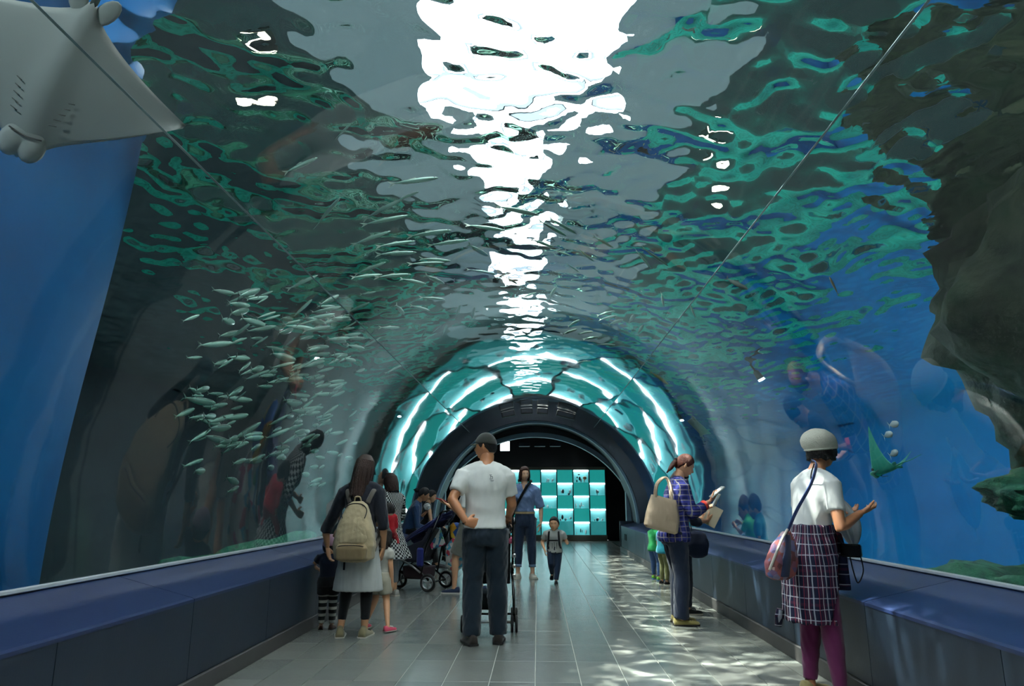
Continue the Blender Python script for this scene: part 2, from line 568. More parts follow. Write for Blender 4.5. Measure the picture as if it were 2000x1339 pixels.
o = rock('reef_mound', (5.1, 5.0, .1), (1.6, 1.6, .74), m_algae, 12, amp=.35, freq=1.6)
tag(o, 'low green algae mound on the tank bottom behind the right rim', 'rock')
o = rock('reef_mound', (-4.6, 9.4, .0), (1.3, 3.5, .72), m_algae, 15, amp=.35, freq=1.6)
tag(o, 'dim green algae mound on the tank bottom behind the left rim', 'rock')

# ---- water surface: real ripples
def water_mat():
    T = NT('water_surface')
    tc = T.n('TexCoord')
    mp = T.n('Mapping', {0: tc.outputs['Object'], 'Scale': (0.7, 1.6, 1)})
    nz = T.n('TexNoise', {'Vector': mp, 'Scale': 2.2, 'Detail': 2.0, 'Distortion': 0.6})
    bp = T.n('Bump', {'Height': nz.outputs[0], 'Strength': 1.0, 'Distance': 0.05})
    fr = T.n('Fresnel', {'IOR': WATER_IOR})
    tr = T.n('BsdfRefraction', {0: (0.92, 0.99, 1.0, 1), 'IOR': WATER_IOR, 'Roughness': 0.0})
    gl = T.n('BsdfGlossy', {'Color': (.85, 1.0, .96, 1), 'Roughness': 0.0})
    return T.surf(T.n('MixShader', {0: fr, 1: tr, 2: gl}))
WATER_IOR = 1.33
def water():
    x0, x1, y0_, y1 = -8.2, 9.5, -5.0, 17.2
    nx, ny = 360, 480
    X = np.linspace(x0, x1, nx); Y = np.linspace(y0_, y1, ny)
    gx, gy = np.meshgrid(X, Y)
    z = np.zeros_like(gx)
    rg = np.random.default_rng(5)
    for k in range(52):
        lam = rg.uniform(.35, 1.5) if k < 26 else rg.uniform(.16, .34)
        th = rg.normal(math.pi / 2, .75)
        a = (.0062 if k < 26 else .0085) * lam
        kx, ky = math.cos(th) * 2 * math.pi / lam, math.sin(th) * 2 * math.pi / lam
        z += a * np.sin(kx * gx + ky * gy + rg.uniform(0, 6.28) + .6 * np.sin(gx * .7 + k) + .5 * np.sin(gy * .5 + k))
    vs = np.stack([gx.ravel(), gy.ravel(), (WATER_Z + z).ravel()], 1)
    idx = np.arange(nx * ny).reshape(ny, nx)
    fs = np.stack([idx[:-1, :-1].ravel(), idx[:-1, 1:].ravel(), idx[1:, 1:].ravel(), idx[1:, :-1].ravel()], 1)
    me = bpy.data.meshes.new('water')
    me.from_pydata(vs.tolist(), [], fs.tolist())
    o = link('water', me, water_mat(), smooth=True)
    o['kind'] = 'structure'
    o.cycles.is_caustics_caster = True
water()
# ---- roof over the tank with its skylight
RZ = 5.5
ROOF_T = .0006
ROOF_M = .0045
SX0, SX1, SXA, SXM, SY0, SYM, SY1 = -1.20, 1.08, -.85, .22, -1.5, 6.5, 17.0
roof = empty('roof'); tag(roof, kind='structure')
# grey sheet roof; its translucency is added to brighten the underside
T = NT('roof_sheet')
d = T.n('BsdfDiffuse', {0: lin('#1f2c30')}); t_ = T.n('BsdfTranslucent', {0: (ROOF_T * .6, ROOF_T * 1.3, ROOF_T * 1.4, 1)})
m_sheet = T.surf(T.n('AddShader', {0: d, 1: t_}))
T = NT('roof_sheet_glow')  # glow around the skylight put into a lighter sheet colour
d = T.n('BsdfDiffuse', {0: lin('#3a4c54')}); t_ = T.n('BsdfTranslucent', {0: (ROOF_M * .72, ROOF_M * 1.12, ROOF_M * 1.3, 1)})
m_glow_margin = T.surf(T.n('AddShader', {0: d, 1: t_}))
XMG = 1.3
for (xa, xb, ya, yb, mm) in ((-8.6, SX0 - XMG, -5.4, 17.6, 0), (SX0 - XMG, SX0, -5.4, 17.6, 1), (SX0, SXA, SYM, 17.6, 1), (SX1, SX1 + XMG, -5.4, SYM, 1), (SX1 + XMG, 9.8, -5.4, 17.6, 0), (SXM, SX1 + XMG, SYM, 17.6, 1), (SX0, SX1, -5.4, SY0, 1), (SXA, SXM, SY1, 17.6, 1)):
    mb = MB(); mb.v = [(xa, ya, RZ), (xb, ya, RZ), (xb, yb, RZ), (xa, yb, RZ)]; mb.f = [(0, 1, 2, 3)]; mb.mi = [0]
    mb.build('sheet', m_glow_margin if mm else m_sheet, roof)
for yy in [0.4 + 1.9 * k for k in range(9)]:  # beams added across the skylight to break the sunlight into stripes
    MB().box(((SX0 + SX1) / 2, yy, RZ + .12), (SX1 - SX0, .05, .12)).build('added_beam', m_roof, roof)
# outer walls between water and roof
for s, x in ((-1, -8.5), (1, 9.7)):
    MB().box((x, 6, 5.1), (.2, 23, 1.0)).build('upstand', m_roof, roof)
MB().box((.5, 17.4, 5.1), (18, .2, 1.0)).build('upstand', m_roof, roof)
MB().box((.5, -5.4, 5.1), (18, .2, 1.0)).build('upstand', m_roof, roof)
# ---- flood lamps: warm ones above water; underwater ones are added to brighten the tank
def flood(x, y, z, e, col, i, rot=(0, 0, 0), r=.14):
    r = .14 if z > 4.5 else .06
    t = empty('flood_lamp', (x, y, z)); t.rotation_euler = rot
    tag(t, FL[i], 'lamp', 'flood lamps of the tank')
    MB().tube([(0, 0, 0), (0, 0, .03), (0, 0, .18), (0, 0, .21)], [r * 1.15, r * 1.2, r * .9, r * .4], 24).build('housing', m_black, t)
    MB().tube([(0, 0, -.012), (0, 0, 0)], r, 24).build('lens', M_LENS[0 if col is WARM else 1], t)
    top = 5.5 - z
    MB().tube([(0, 0, .2), (0, 0, .2 + (top if abs(rot[0]) + abs(rot[1]) < .01 else .25))], .02, 8).build('stem', m_black, t)
    ld = bpy.data.lights.new('flood', 'AREA'); ld.shape = 'DISK'; ld.size = r * 2; ld.energy = e
    ld.color = col[:3]
    lo = bpy.data.objects.new('flood_light', ld); COL.objects.link(lo); lo.parent = t
    lo.location = (0, 0, -.03)
WARM = (1, .90, .65, 1); COOL = (.72, .92, 1, 1)
M_LENS = [mat('lamp_lens_warm', '#ffffff', emit=WARM, estr=60), mat('lamp_lens_added', '#ffffff', emit=COOL, estr=12)]
LAMPS = (
    (3.0, 3.3, 5.1, 30, WARM, (0, 0, 0), 'warm lamp above the water, near right'),
    (2.6, 6.4, 5.1, 30, WARM, (0, 0, 0), 'warm lamp above the water, right of the skylight'),
    (-3.1, 5.2, 5.1, 30, WARM, (0, 0, 0), 'warm lamp above the water, left of the skylight'),
    (6.7, 7.1, 3.9, 62, COOL, (0, R(-35), R(35)), 'added underwater lamp behind the rock lighting the blue wall at right'),
    (4.6, 9.2, 4.0, 170, COOL, (0, R(-30), 0), 'added underwater lamp over the right basin, middle'),
    (4.4, 12.6, 4.0, 240, COOL, (0, R(-15), 0), 'added underwater lamp over the right basin, far'),
    (4.2, 2.2, 4.0, 16, COOL, (0, R(-20), 0), 'added underwater lamp above the reef near the right rim'),
    (-3.9, 8.4, 4.0, 80, COOL, (0, R(15), 0), 'added underwater lamp over the left basin, middle'),
    (-4.0, 12.6, 4.0, 80, COOL, (0, R(15), 0), 'added underwater lamp over the left basin, far'),
    (-2.4, .3, 3.7, 34, COOL, (0, R(50), R(-50)), 'added underwater lamp behind the camera lighting the pillar'),
)
FL = [a[-1] for a in LAMPS]
for i, (x, y, z, e, c, rt_, _l) in enumerate(LAMPS):
    flood(x, y, z, e, c, i, rt_)
# ================================================================ PEOPLE
def remesh(mb, voxel, smooth=4, fold=0.0, ffreq=(9, 9, 4), seed=0, dec=None, iters2=0):
    me = mb.mesh('tmp', weld=False) if isinstance(mb, MB) else mb
    o = bpy.data.objects.new('tmp', me); COL.objects.link(o)
    md = o.modifiers.new('r', 'REMESH'); md.mode = 'VOXEL'; md.voxel_size = voxel; md.adaptivity = 0
    if smooth:
        s = o.modifiers.new('s', 'SMOOTH'); s.factor = .5; s.iterations = smooth
    dg = bpy.context.evaluated_depsgraph_get()
    m2 = bpy.data.meshes.new_from_object(o.evaluated_get(dg), depsgraph=dg)
    bpy.data.objects.remove(o)
    if fold:
        n = len(m2.vertices)
        co = np.empty(n * 3); m2.vertices.foreach_get('co', co); co = co.reshape(-1, 3)
        nr = np.empty(n * 3); m2.vertices.foreach_get('normal', nr); nr = nr.reshape(-1, 3)
        p = co * np.array(ffreq) * 2.4
        rg = np.random.default_rng(seed)
        d = np.zeros(n)
        for k in range(7):
            w = rg.normal(size=3) * (1 + .45 * k); ph = rg.uniform(0, 6.28)
            d += (1 - abs(np.sin(p @ w + ph + 1.3 * np.sin(p[:, ::-1] @ rg.normal(size=3) * .7)))) / (1 + .5 * k)
        d = d / 2.6 - .35
        co = co + nr * (d * fold)[:, None]
        m2.vertices.foreach_set('co', co.ravel())
        m2.update()
    return m2

def mesh_join(meshes, name, mats=None):
    bm = bmesh.new()
    for me in meshes:
        bm.from_mesh(me)
    out = bpy.data.meshes.new(name)
    bm.to_mesh(out); bm.free()
    return out

def gs(x, s): return math.exp(-(x / s) ** 2)
def sstep(a, b, x):
    t = max(0.0, min(1.0, (x - a) / (b - a))); return t * t * (3 - 2 * t)

def head_point(d, k=1.0, female=True, child=False):
    """direction on the unit sphere -> point on an adult head of height .225 (centre at mid-head)"""
    x, y, z = d
    low = sstep(0.05, -.95, z)
    w = .0755 * (1 - (.30 if female else .24) * low)
    if child: w *= 1.05
    px = x * w
    py = y * (.094 if y < 0 else .091) - (.012 * low if y < 0 else 0)
    if y < 0: py *= (1 - .30 * sstep(-.1, -.9, z))
    pz = z * .1125
    if y > 0:
        f = sstep(.1, .6, y)
        py += f * (.019 * gs(px, .010) * sstep(.016, -.026, pz) * sstep(-.044, -.030, pz)
                   + .004 * gs(pz - .026, .012) * gs(px, .05)
                   - .008 * (gs(px - .031, .016) + gs(px + .031, .016)) * gs(pz - .006, .013)
                   + .005 * gs(px, .022) * gs(pz + .056, .010)
                   - .003 * gs(px, .018) * gs(pz + .070, .006)
                   + .009 * gs(px, .020) * gs(pz + .094, .016)
                   + .003 * (gs(px - .04, .02) + gs(px + .04, .02)) * gs(pz + .03, .02))
        py += f * .006 * sstep(.3, -.6, z) * gs(px, .05)
    return Vector((px * k, py * k, pz * k))

SKIN = {}
def skin(tone):
    if tone not in SKIN:
        SKIN[tone] = mat('skin_' + tone.strip('#'), tone, rough=.5, var=.06, scale=20)
    return SKIN[tone]
M_EYEW = mat('eye_white', '#e6e2dc', rough=.2)
M_IRIS = mat('eye_iris', '#1c120c', rough=.15)
M_LIP = mat('lips', '#a8584e', rough=.4)
HAIRM = {}
def hairm(c):
    if c not in HAIRM:
        HAIRM[c] = mat('hair_' + c.strip('#'), c, rough=.5, var=.5, scale=24, stretch=(5, 5, .5), bump=.6, bscale=50, spec=.35)
    return HAIRM[c]

def rotz(a): return Matrix.Rotation(a, 4, 'Z')

class Fig:
    def __init__(s, name, x, y, rz, H, label, cat='person', group=None, tone='#c08a68', female=True, child=False, lean=0.0, twist=0.0, side=0.0,
                 arms=None, legs=None, head=(0, 0, 0), width=1.0, z=0.0, seated=False):
        s.H = H; s.female = female; s.child = child; s.lean = lean; s.twist = twist; s.side = side; s.tone = tone
        s.w = width * (1.10 if child else 1.0) * (1.0 if female else 1.06)
        s.hk = (.205 if child and H > .8 else .185 if child else .225 if female else .232) / .225
        if child and H <= .8: s.hk = .185 / .225
        s.root = empty(name, (x, y, z), rz)
        tag(s.root, label, cat, group)
        s.zsh = (.805 if not child else .765); s.hipz = .52 if not child else .49
        sw = .094 * s.w * (1.10 if not female else 1.0)
        s.sh = {}
        for k, sg in (('L', -1), ('R', 1)):
            s.sh[k] = s.T(Vector((sg * sw, 0, s.zsh)) * H)
        up, fo = .165 * H, .145 * H
        s.el, s.wr, s.hd = {}, {}, {}
        arms = arms or {}
        for k, sg in (('L', -1), ('R', 1)):
            a = arms.get(k)
            if a:
                s.el[k] = Vector(a['el']); s.wr[k] = Vector(a['wr'])
                s.hd[k] = dict(a.get('hand', {}))
            else:
                s.el[k] = s.sh[k] + Vector((sg * .03 * H, -.01 * H, -.162 * H)); s.wr[k] = s.el[k] + Vector((sg * .0, .03 * H, -.14 * H)); s.hd[k] = {}
        s.hip = {k: Vector((sg * .048 * s.w * H, 0, s.hipz * H)) for k, sg in (('L', -1), ('R', 1))}
        s.kn, s.an, s.toe = {}, {}, {}
        legs = legs or {}
        for k, sg in (('L', -1), ('R', 1)):
            l = legs.get(k)
            if l:
                s.kn[k] = Vector(l['kn']); s.an[k] = Vector(l['an']); s.toe[k] = l.get('toe', sg * -8)
            else:
                s.kn[k] = Vector((sg * .055 * H, .012 * H, .285 * H)); s.an[k] = Vector((sg * .058 * H, -.012 * H, .045 * H)); s.toe[k] = sg * -8
        s.hrot = head
        top = H
        hz = s.T(Vector((0, 0, (H - .1125 * s.hk) / 1.0)))
        s.neck0 = s.T(Vector((0, 0, (s.zsh + .02) * H)))
        s.hc = hz + Vector((0, .012 * H, 0)) + Vector((0, .02 * s.H * head[1] / 30.0, -.008 * s.H * abs(head[1]) / 30.0))
        yaw, pitch, roll = head
        s.HM = Matrix.Translation(s.hc) @ Matrix.Rotation(R(yaw), 4, 'Z') @ Matrix.Rotation(-R(pitch), 4, 'X') @ Matrix.Rotation(R(roll), 4, 'Y')
    def T(s, p):
        """bend/twist of the trunk above the hip"""
        t = max(0.0, p.z / s.H - .54)
        q = Matrix.Rotation(R(s.twist) * t / .28, 3, 'Z') @ Vector(p)
        q.y += s.H * s.lean * t * (1 + 1.2 * t)
        q.x += s.H * s.side * t
        return q
    def torso(s, g=0.0, z0=.47, z1=.84, n=24, extra=None, flare=0.0, hipg=0.0):
        H = s.H
        pr = [(.46, .083, .062), (.50, .092, .068), (.55, .087, .064), (.60, .076, .057), (.64, .074, .056), (.69, .080, .060), (.735, .088, .065), (.770, .095, .058), (.797, .088, .050), (.815, .070, .044), (.845, .033, .034), (.87, .029, .031)]
        if not s.female: pr = [(a, b * (1.0 if a < .6 else 1.07), c * 1.04) for a, b, c in pr]
        if not s.female: pr[3] = (.60, .082, .062); pr[4] = (.64, .082, .062)
        if s.child: pr = [(a, b * 1.08 if a < .8 else b, c * 1.2 if a < .8 else c) for a, b, c in pr]
        zs = np.array([p[0] for p in pr]) * (s.zsh / .805)
        rings = []
        m = 16
        for i in range(m + 1):
            z = z0 + (z1 - z0) * i / m
            a = float(np.interp(z, zs, [p[1] for p in pr])) * s.w * H + g + (hipg * sstep(.62, .50, z)) + flare * max(0, (z1 - .2 - z)) * H
            b = float(np.interp(z, zs, [p[2] for p in pr])) * H * (1 + .3 * (s.w - 1)) + g + (hipg * sstep(.62, .50, z)) + flare * max(0, (z1 - .2 - z)) * H
            ring = []
            for j in range(n):
                t = 2 * math.pi * j / n
                c_, s_ = math.cos(t), math.sin(t)
                e = .86
                px = a * math.copysign(abs(c_) ** e, c_); py = b * math.copysign(abs(s_) ** e, s_)
                if s.female and not s.child:
                    zz = z / (s.zsh / .805)
                    py += (.020 * H * gs(zz - .715, .035) * (gs(abs(px) - .045 * H, .035 * H)) if s_ > 0 else -.012 * H * gs(zz - .50, .05))
                elif s_ < 0: py -= .008 * H * gs(z - .50, .05)
                ring.append(s.T(Vector((px, py + .004 * H, z * H))))
            rings.append(ring)
        return rings
    def trap(s, mb, k, g):
        """slope from the neck to the shoulder"""
        a = s.neck0 + Vector((0, -.004, .012 * s.H)); b = s.sh[k] + Vector((0, 0, -.006 * s.H))
        mb.tube([a.lerp(b, -.1), a.lerp(b, .25), a.lerp(b, .6), a.lerp(b, 1.0)], [.020 * s.H + g, .024 * s.H + g, .026 * s.H + g, .022 * s.H + g], 12)
    def armpath(s, k, t0=0.0, t1=2.0, n=9):
        A, B, C = s.sh[k], s.el[k], s.wr[k]
        pts = []
        for i in range(n):
            t = t0 + (t1 - t0) * i / (n - 1)
            pts.append(A.lerp(B, t) if t < 1 else B.lerp(C, t - 1))
        return pts, [t0 + (t1 - t0) * i / (n - 1) for i in range(n)]
    def armr(s, t):
        return float(np.interp(t, [0, .5, .95, 1.1, 1.4, 2.0], [.030, .0255, .0225, .0235, .0205, .0145])) * s.H * (1.12 if not s.female else 1.0) * (1.1 if s.child else 1)
    def legpath(s, k, t0=0.0, t1=2.0, n=11):
        A, B, C = s.hip[k], s.kn[k], s.an[k]
        ts = [t0 + (t1 - t0) * i / (n - 1) for i in range(n)]
        return [A.lerp(B, t) if t < 1 else B.lerp(C, t - 1) for t in ts], ts
    def legr(s, t):
        return float(np.interp(t, [0, .5, 1.0, 1.3, 1.6, 2.0], [.052, .044, .032, .032, .025, .019])) * s.H * (1.08 if s.child else 1)
    def body(s, hands=True, voxel=.011):
        H = s.H
        mb = MB()
        mb.loft(s.torso(0, .465, .87))
        for k in 'LR':
            p, ts = s.armpath(k, 0)
            mb.tube(p, [s.armr(max(0, t)) * (.8 + .2 * min(1, t / .25)) for t in ts], 14)
            mb.ell(s.sh[k] + Vector((0, 0, -.012 * H)), (s.armr(0) * .84,) * 3, 12, 8)
            s.trap(mb, k, 0)
            p, ts = s.legpath(k)
            mb.tube(p, [s.legr(t) for t in ts], 16)
            mb.ell(s.hip[k] + Vector((0, 0, .0)), (s.legr(0) * 1.02,) * 3, 12, 8)
            a = s.an[k]
            fw = Vector((math.sin(R(-s.toe[k])), math.cos(R(s.toe[k])), 0))
            mb.tube([a, a + Vector((0, 0, -.02 * H)), a + fw * .06 * H + Vector((0, 0, -.03 * H))], [.020 * H, .022 * H, .016 * H], 10)
        # neck into head
        nb = s.HM @ Vector((0, -.018 * s.hk, -.055 * s.hk))
        mb.tube([s.neck0, s.neck0.lerp(nb, .5), nb], [.036 * H * (1.05 if s.female else 1.2), .030 * H * (1 if s.female else 1.18), .030 * H * (1 if s.female else 1.15)], 16)
        core = remesh(mb, voxel if H > 1.2 else voxel * .75, 5)
        # head
        hb = MB()
        nu, nv = 44, 34
        vs = []
        for i in range(nv + 1):
            th = math.pi * i / nv
            for j in range(nu):
                ph = 2 * math.pi * j / nu
                d = (math.sin(th) * math.cos(ph), math.sin(th) * math.sin(ph), math.cos(th))
                vs.append(s.HM @ head_point(d, s.hk, s.female, s.child))
        fs = [(i * nu + j, (i + 1) * nu + j, (i + 1) * nu + (j + 1) % nu, i * nu + (j + 1) % nu) for i in range(nv) for j in range(nu)]
        hb.add(vs, fs)
        for sg in (-1, 1):
            e = s.HM @ Vector((sg * .074 * s.hk, -.006, -.006))
            Me = s.HM.to_3x3().to_4x4() @ Matrix.Rotation(sg * R(18), 4, 'Z')
            hb.ell(e, (.007 * s.hk, .017 * s.hk, .030 * s.hk), 10, 8, M=Me)
        hm = hb.mesh('head')
        ms = [core, hm]
        if hands:
            for k in 'LR':
                ms.append(s.hand(k))
        me = mesh_join(ms, 'body')
        s.bodyo = link('body', me, skin(s.tone), s.root, smooth=True)
        # face
        for sg in (-1, 1):
            eb = MB()
            c = head_point(Vector((sg * .36, .92, .06)).normalized(), s.hk, s.female, s.child)
            c = c + Vector((0, -.0055 * s.hk, 0))
            eb.ell((0, 0, 0), (.0125 * s.hk, .010 * s.hk, .0065 * s.hk if not s.child else .0075 * s.hk), 12, 8)
            for i, f in enumerate(eb.f):
                cc = sum((Vector(eb.v[q]) for q in f), Vector()) / 4
                if cc.y > .006 * s.hk and abs(cc.x) < .007 * s.hk: eb.mi[i] = 1
            eb.v = [tuple(s.HM @ (Vector(v) + c)) for v in eb.v]
            eb.build('eye', [M_EYEW, M_IRIS], s.root, smooth=True)
            bw = MB()
            pts = []
            for q in range(5):
                xx = sg * (.20 + .085 * q)
                pts.append(s.HM @ (head_point(Vector((xx, .9, .235 - .03 * abs(q - 2) + (.012 if q > 2 else 0))).normalized(), s.hk, s.female, s.child) + Vector((0, .001, 0))))
            bw.tube(pts, [.0012, .0024, .0026, .002, .001], 6)
            bw.build('eyebrow', s.hm_, s.root, smooth=True) if getattr(s, 'hm_', None) else bw.build('eyebrow', M_IRIS, s.root, smooth=True)
        lb = MB()
        pts = [s.HM @ (head_point(Vector((q * .11, .92, -.50)).normalized(), s.hk, s.female, s.child) + Vector((0, .0005, 0))) for q in (-2, -1, 0, 1, 2)]
        lb.tube(pts, [(.001, .001), (.003, .0045), (.0035, .0055), (.003, .0045), (.001, .001)], 8)
        lb.build('lips', M_LIP, s.root, smooth=True)
        return s
    def hand(s, k):
        """palm, four unequal curled fingers, thumb from the side of the palm"""
        sg = -1 if k == 'L' else 1
        h = s.hd[k]
        W = s.wr[k]
        sc = s.H / 1.65 * (1.12 if s.child else 1.0) * (1.06 if not s.female else .98)
        X = Vector(h['dir']).normalized() if 'dir' in h else (W - s.el[k]).normalized()
        N = Vector(h['palm']) if 'palm' in h else Vector((-sg, 0.15, 0))
        N = (N - X * N.dot(X)).normalized()
        S = X.cross(N)                       # thumb side chosen below
        if 'thumb' in h:
            if S.dot(Vector(h['thumb'])) < 0: S = -S
        else:
            if S.dot(Vector((0, 1, .3))) < 0: S = -S
        curl = h.get('curl', .35)
        mb = MB()
        pal = [(-.012, .024, .019), (.01, .028, .017), (.04, .037, .0155), (.07, .040, .014), (.088, .038, .011)]
        rings = []
        for x, w, t in pal:
            rings.append([W + (X * x + S * (w * math.copysign(abs(math.cos(a)) ** .7, math.cos(a))) + N * (t * math.sin(a) + .12 * x)) * sc for a in [2 * math.pi * q / 14 for q in range(14)]])
        mb.loft(rings)
        for i, (off, L, r) in enumerate(((.029, .072, .0088), (.010, .080, .0092), (-.010, .075, .0088), (-.028, .058, .0078))):
            p = W + (X * .080 + S * off + N * .010) * sc
            pts = [p]; ang = curl * (.25 + .10 * i)
            dirv = (X + S * off * 1.6).normalized()
            for seg, fr in enumerate((.45, .30, .25)):
                c, s_ = math.cos(ang), math.sin(ang)
                pts.append(pts[-1] + (dirv * c + N * s_) * L * fr * sc)
                ang += curl * (1.0 - .1 * seg)
            pts[0] = pts[0] - dirv * .012 * sc
            mb.tube(pts, [r * sc, r * .98 * sc, r * .86 * sc, r * .62 * sc], 9)
            mb.ell(pts[-1], (r * .62 * sc,) * 3, 8, 6)
        p = W + (X * .018 + S * .022 + N * .008) * sc
        d1 = (X * .62 + S * .68 + N * .34).normalized(); d2 = (X * .86 + S * .30 + N * (.30 + .5 * curl)).normalized()
        pts = [p, p + d1 * .038 * sc, p + (d1 * .038 + d2 * .030) * sc, p + (d1 * .038 + d2 * .054) * sc]
        mb.tube(pts, [.0135 * sc, .0115 * sc, .0095 * sc, .0070 * sc], 9); mb.ell(pts[-1], (.0070 * sc,) * 3, 8, 6)
        s.hd[k]['grip'] = W + (X * .085 + N * .028) * sc
        return remesh(mb, .0042 * max(.6, sc), 2)
    # ---------------- clothes
    def top(s, name, m, g=.012, hem=.50, sleeve=.55, sg=.016, flare=0.0, hipg=0.0, fold=.006, z1=.838, seed=1, voxel=None, sleeve_flare=0.0, ff=(9, 9, 4)):
        mb = MB()
        mb.loft(s.torso(g, hem, z1, flare=flare, hipg=hipg))
        for k in 'LR':
            if sleeve > 0:
                p, ts = s.armpath(k, .05, sleeve, 9)
                mb.tube(p, [s.armr(max(0, t)) + sg + sleeve_flare * max(0, t) for t in ts], 16)
            mb.ell(s.sh[k] + Vector((0, 0, -.010 * s.H)), (s.armr(0) * .93 + sg * .5,) * 3, 14, 10)
            s.trap(mb, k, g * .8)
        me = remesh(mb, voxel or (.0105 if s.H > 1.2 else .008), 9, fold, ff, seed)
        return link(name, me, m, s.root, smooth=True)
    def trousers(s, name, m, g=.012, t1=1.95, flare=0.0, waist=.56, fold=.006, seed=2, crotch=.0, parent=None):
        mb = MB()
        mb.loft(s.torso(g * .8, .455, waist))
        for k in 'LR':
            p, ts = s.legpath(k, -.05, t1, 13)
            mb.tube(p, [s.legr(max(0, t)) + g + flare * max(0, t - 1.1) for t in ts], 18)
        me = remesh(mb, .0105 if s.H > 1.2 else .008, 4, fold, (10, 10, 7), seed)
        return link(name, me, m, s.root, smooth=True)
    def skirt(s, name, m, z0=.32, z1=.62, w0=.13, d0=.10, g=.014, fold=.006, seed=3, y0=0.0, pleat=0.0, x0=0.0):
        mb = MB(); H = s.H; rings = []
        top_ = s.torso(g, z1 - .02, z1, n=40)[-1]
        m_ = 14
        mid = s.torso(g, .50, z1, n=40)
        for i in range(m_ + 1):
            z = z1 + (z0 - z1) * i / m_
            if z > .50:
                q = (z - .50) / (z1 - .50) * 16
                a = mid[int(q)]; b = mid[min(16, int(q) + 1)]; f = q - int(q)
                rings.append([u.lerp(v, f) for u, v in zip(a, b)])
            else:
                f = (.50 - z) / (.50 - z0)
                ring = []
                for j in range(40):
                    t = 2 * math.pi * j / 40
                    e = Vector((math.cos(t) * w0 * H + x0 * f, math.sin(t) * d0 * H + y0 * f, 0))
                    if pleat: e *= 1 + pleat * f * math.sin(t * 9 + seed)
                    b0 = mid[0][j]
                    ring.append(Vector((b0.x * (1 - f) + e.x * f, b0.y * (1 - f) + e.y * f, z * H)))
                rings.append(ring)
        mb.loft(rings)
        me = remesh(mb, .010 if H > 1.2 else .008, 2, fold, (9, 9, 3), seed)
        return link(name, me, m, s.root, smooth=True)
    def shoe(s, k, m, msole=None, L=None, high=0.0, lace=None):
        H = s.H; a = s.an[k]; L = L or .152 * H
        rz_ = R(s.toe[k])
        Mx = Matrix.Translation((a.x, a.y, a.z - .045 * H)) @ rotz(rz_)
        if getattr(s, 'footpitch', {}).get(k): Mx = Mx @ Matrix.Rotation(R(s.footpitch[k]), 4, 'X')
        u = MB()
        prof = [(-.30, .24, .30), (-.26, .30, .52), (-.10, .32, .50 + high), (.05, .33, .42 + high * .5), (.22, .36, .33), (.42, .38, .26), (.58, .34, .22), (.67, .22, .17), (.70, .08, .12)]
        rings = []
        for y, w, h in prof:
            w *= L * .52; h *= L * .62
            ring = []
            for q in range(16):
                t = 2 * math.pi * q / 16
                cx_, sz = math.cos(t), math.sin(t)
                ring.append((w * math.copysign(abs(cx_) ** .8, cx_) * (1 if sz < .2 else .9), y * L, (h * max(0, sz) ** .8 + .010) if sz > 0 else .010 - .004 * abs(sz)))
            rings.append(ring)
        u.loft(rings)
        u.v = [tuple(Mx @ Vector(v)) for v in u.v]
        so = u.build('shoe', m, s.root, smooth=True)
        sl = MB()
        out = [(math.copysign(1, c_), 0) for c_ in (1,)]
        pts = []
        for y, w, h in prof: pts.append((w * L * .56, y * L * 1.02))
        loop = [(-x, y) for x, y in pts] + [(x, y) for x, y in reversed(pts)]
        sl.loft([[(x, y, .002) for x, y in loop], [(x * 1.02, y, .016 * H / 1.6) for x, y in loop]])
        sl.v = [tuple(Mx @ Vector(v)) for v in sl.v]
        sl.build('sole', msole or M_SOLE, so)
        if lace:
            lb = MB()
            for q in range(4):
                y = (.10 + .085 * q) * L; zz = (.30 - .035 * q) * L * .62 + .022
                lb.tube([(-.13 * L, y, zz - .004), (0, y + .004, zz + .004), (.13 * L, y, zz - .004)], .0028, 5)
            lb.v = [tuple(Mx @ Vector(v)) for v in lb.v]
            lb.build('lace', lace, so)
        return so
    def hair(s, color, length=0.0, th=.10, hl=.50, strands=0, nape=-.55, seed=4, part=0.0, side_len=1.0, pony=None, spread=1.0, parent=None, front=.35):
        m = hairm(color)
        rg = random.Random(seed)
        mb = MB(); nu, nv = 48, 36; vs = []
        for i in range(nv + 1):
            th_ = math.pi * i / nv
            for j in range(nu):
                ph = 2 * math.pi * j / nu
                d = Vector((math.sin(th_) * math.cos(ph), math.sin(th_) * math.sin(ph), math.cos(th_)))
                az = abs(math.degrees(math.atan2(d.x, d.y)))   # 0 front, 180 back
                low = np.interp(az, [0, 40, 62, 78, 100, 130, 180], [hl, hl - .06, .14, -.15 if length == 0 else -.5, -.05 if length == 0 else -.7, nape, nape])
                mask = sstep(-.05, .07, d.z - float(low))
                sc_ = .90 + (.10 + th * (1 + .25 * sstep(0, .9, d.z)) * (1 + .12 * noise.noise(d * 6 + Vector((seed, 0, 0))))) * mask
                p = head_point(d, s.hk, s.female, s.child)
                if d.y > 0 and mask > 0.5: p.y = min(p.y, .094 * s.hk * max(.2, d.y) + .0)
                vs.append(s.HM @ (p * sc_))
        fs = [(i * nu + j, (i + 1) * nu + j, (i + 1) * nu + (j + 1) % nu, i * nu + (j + 1) % nu) for i in range(nv) for j in range(nu)]
        mb.add(vs, fs)
        hk = s.hk
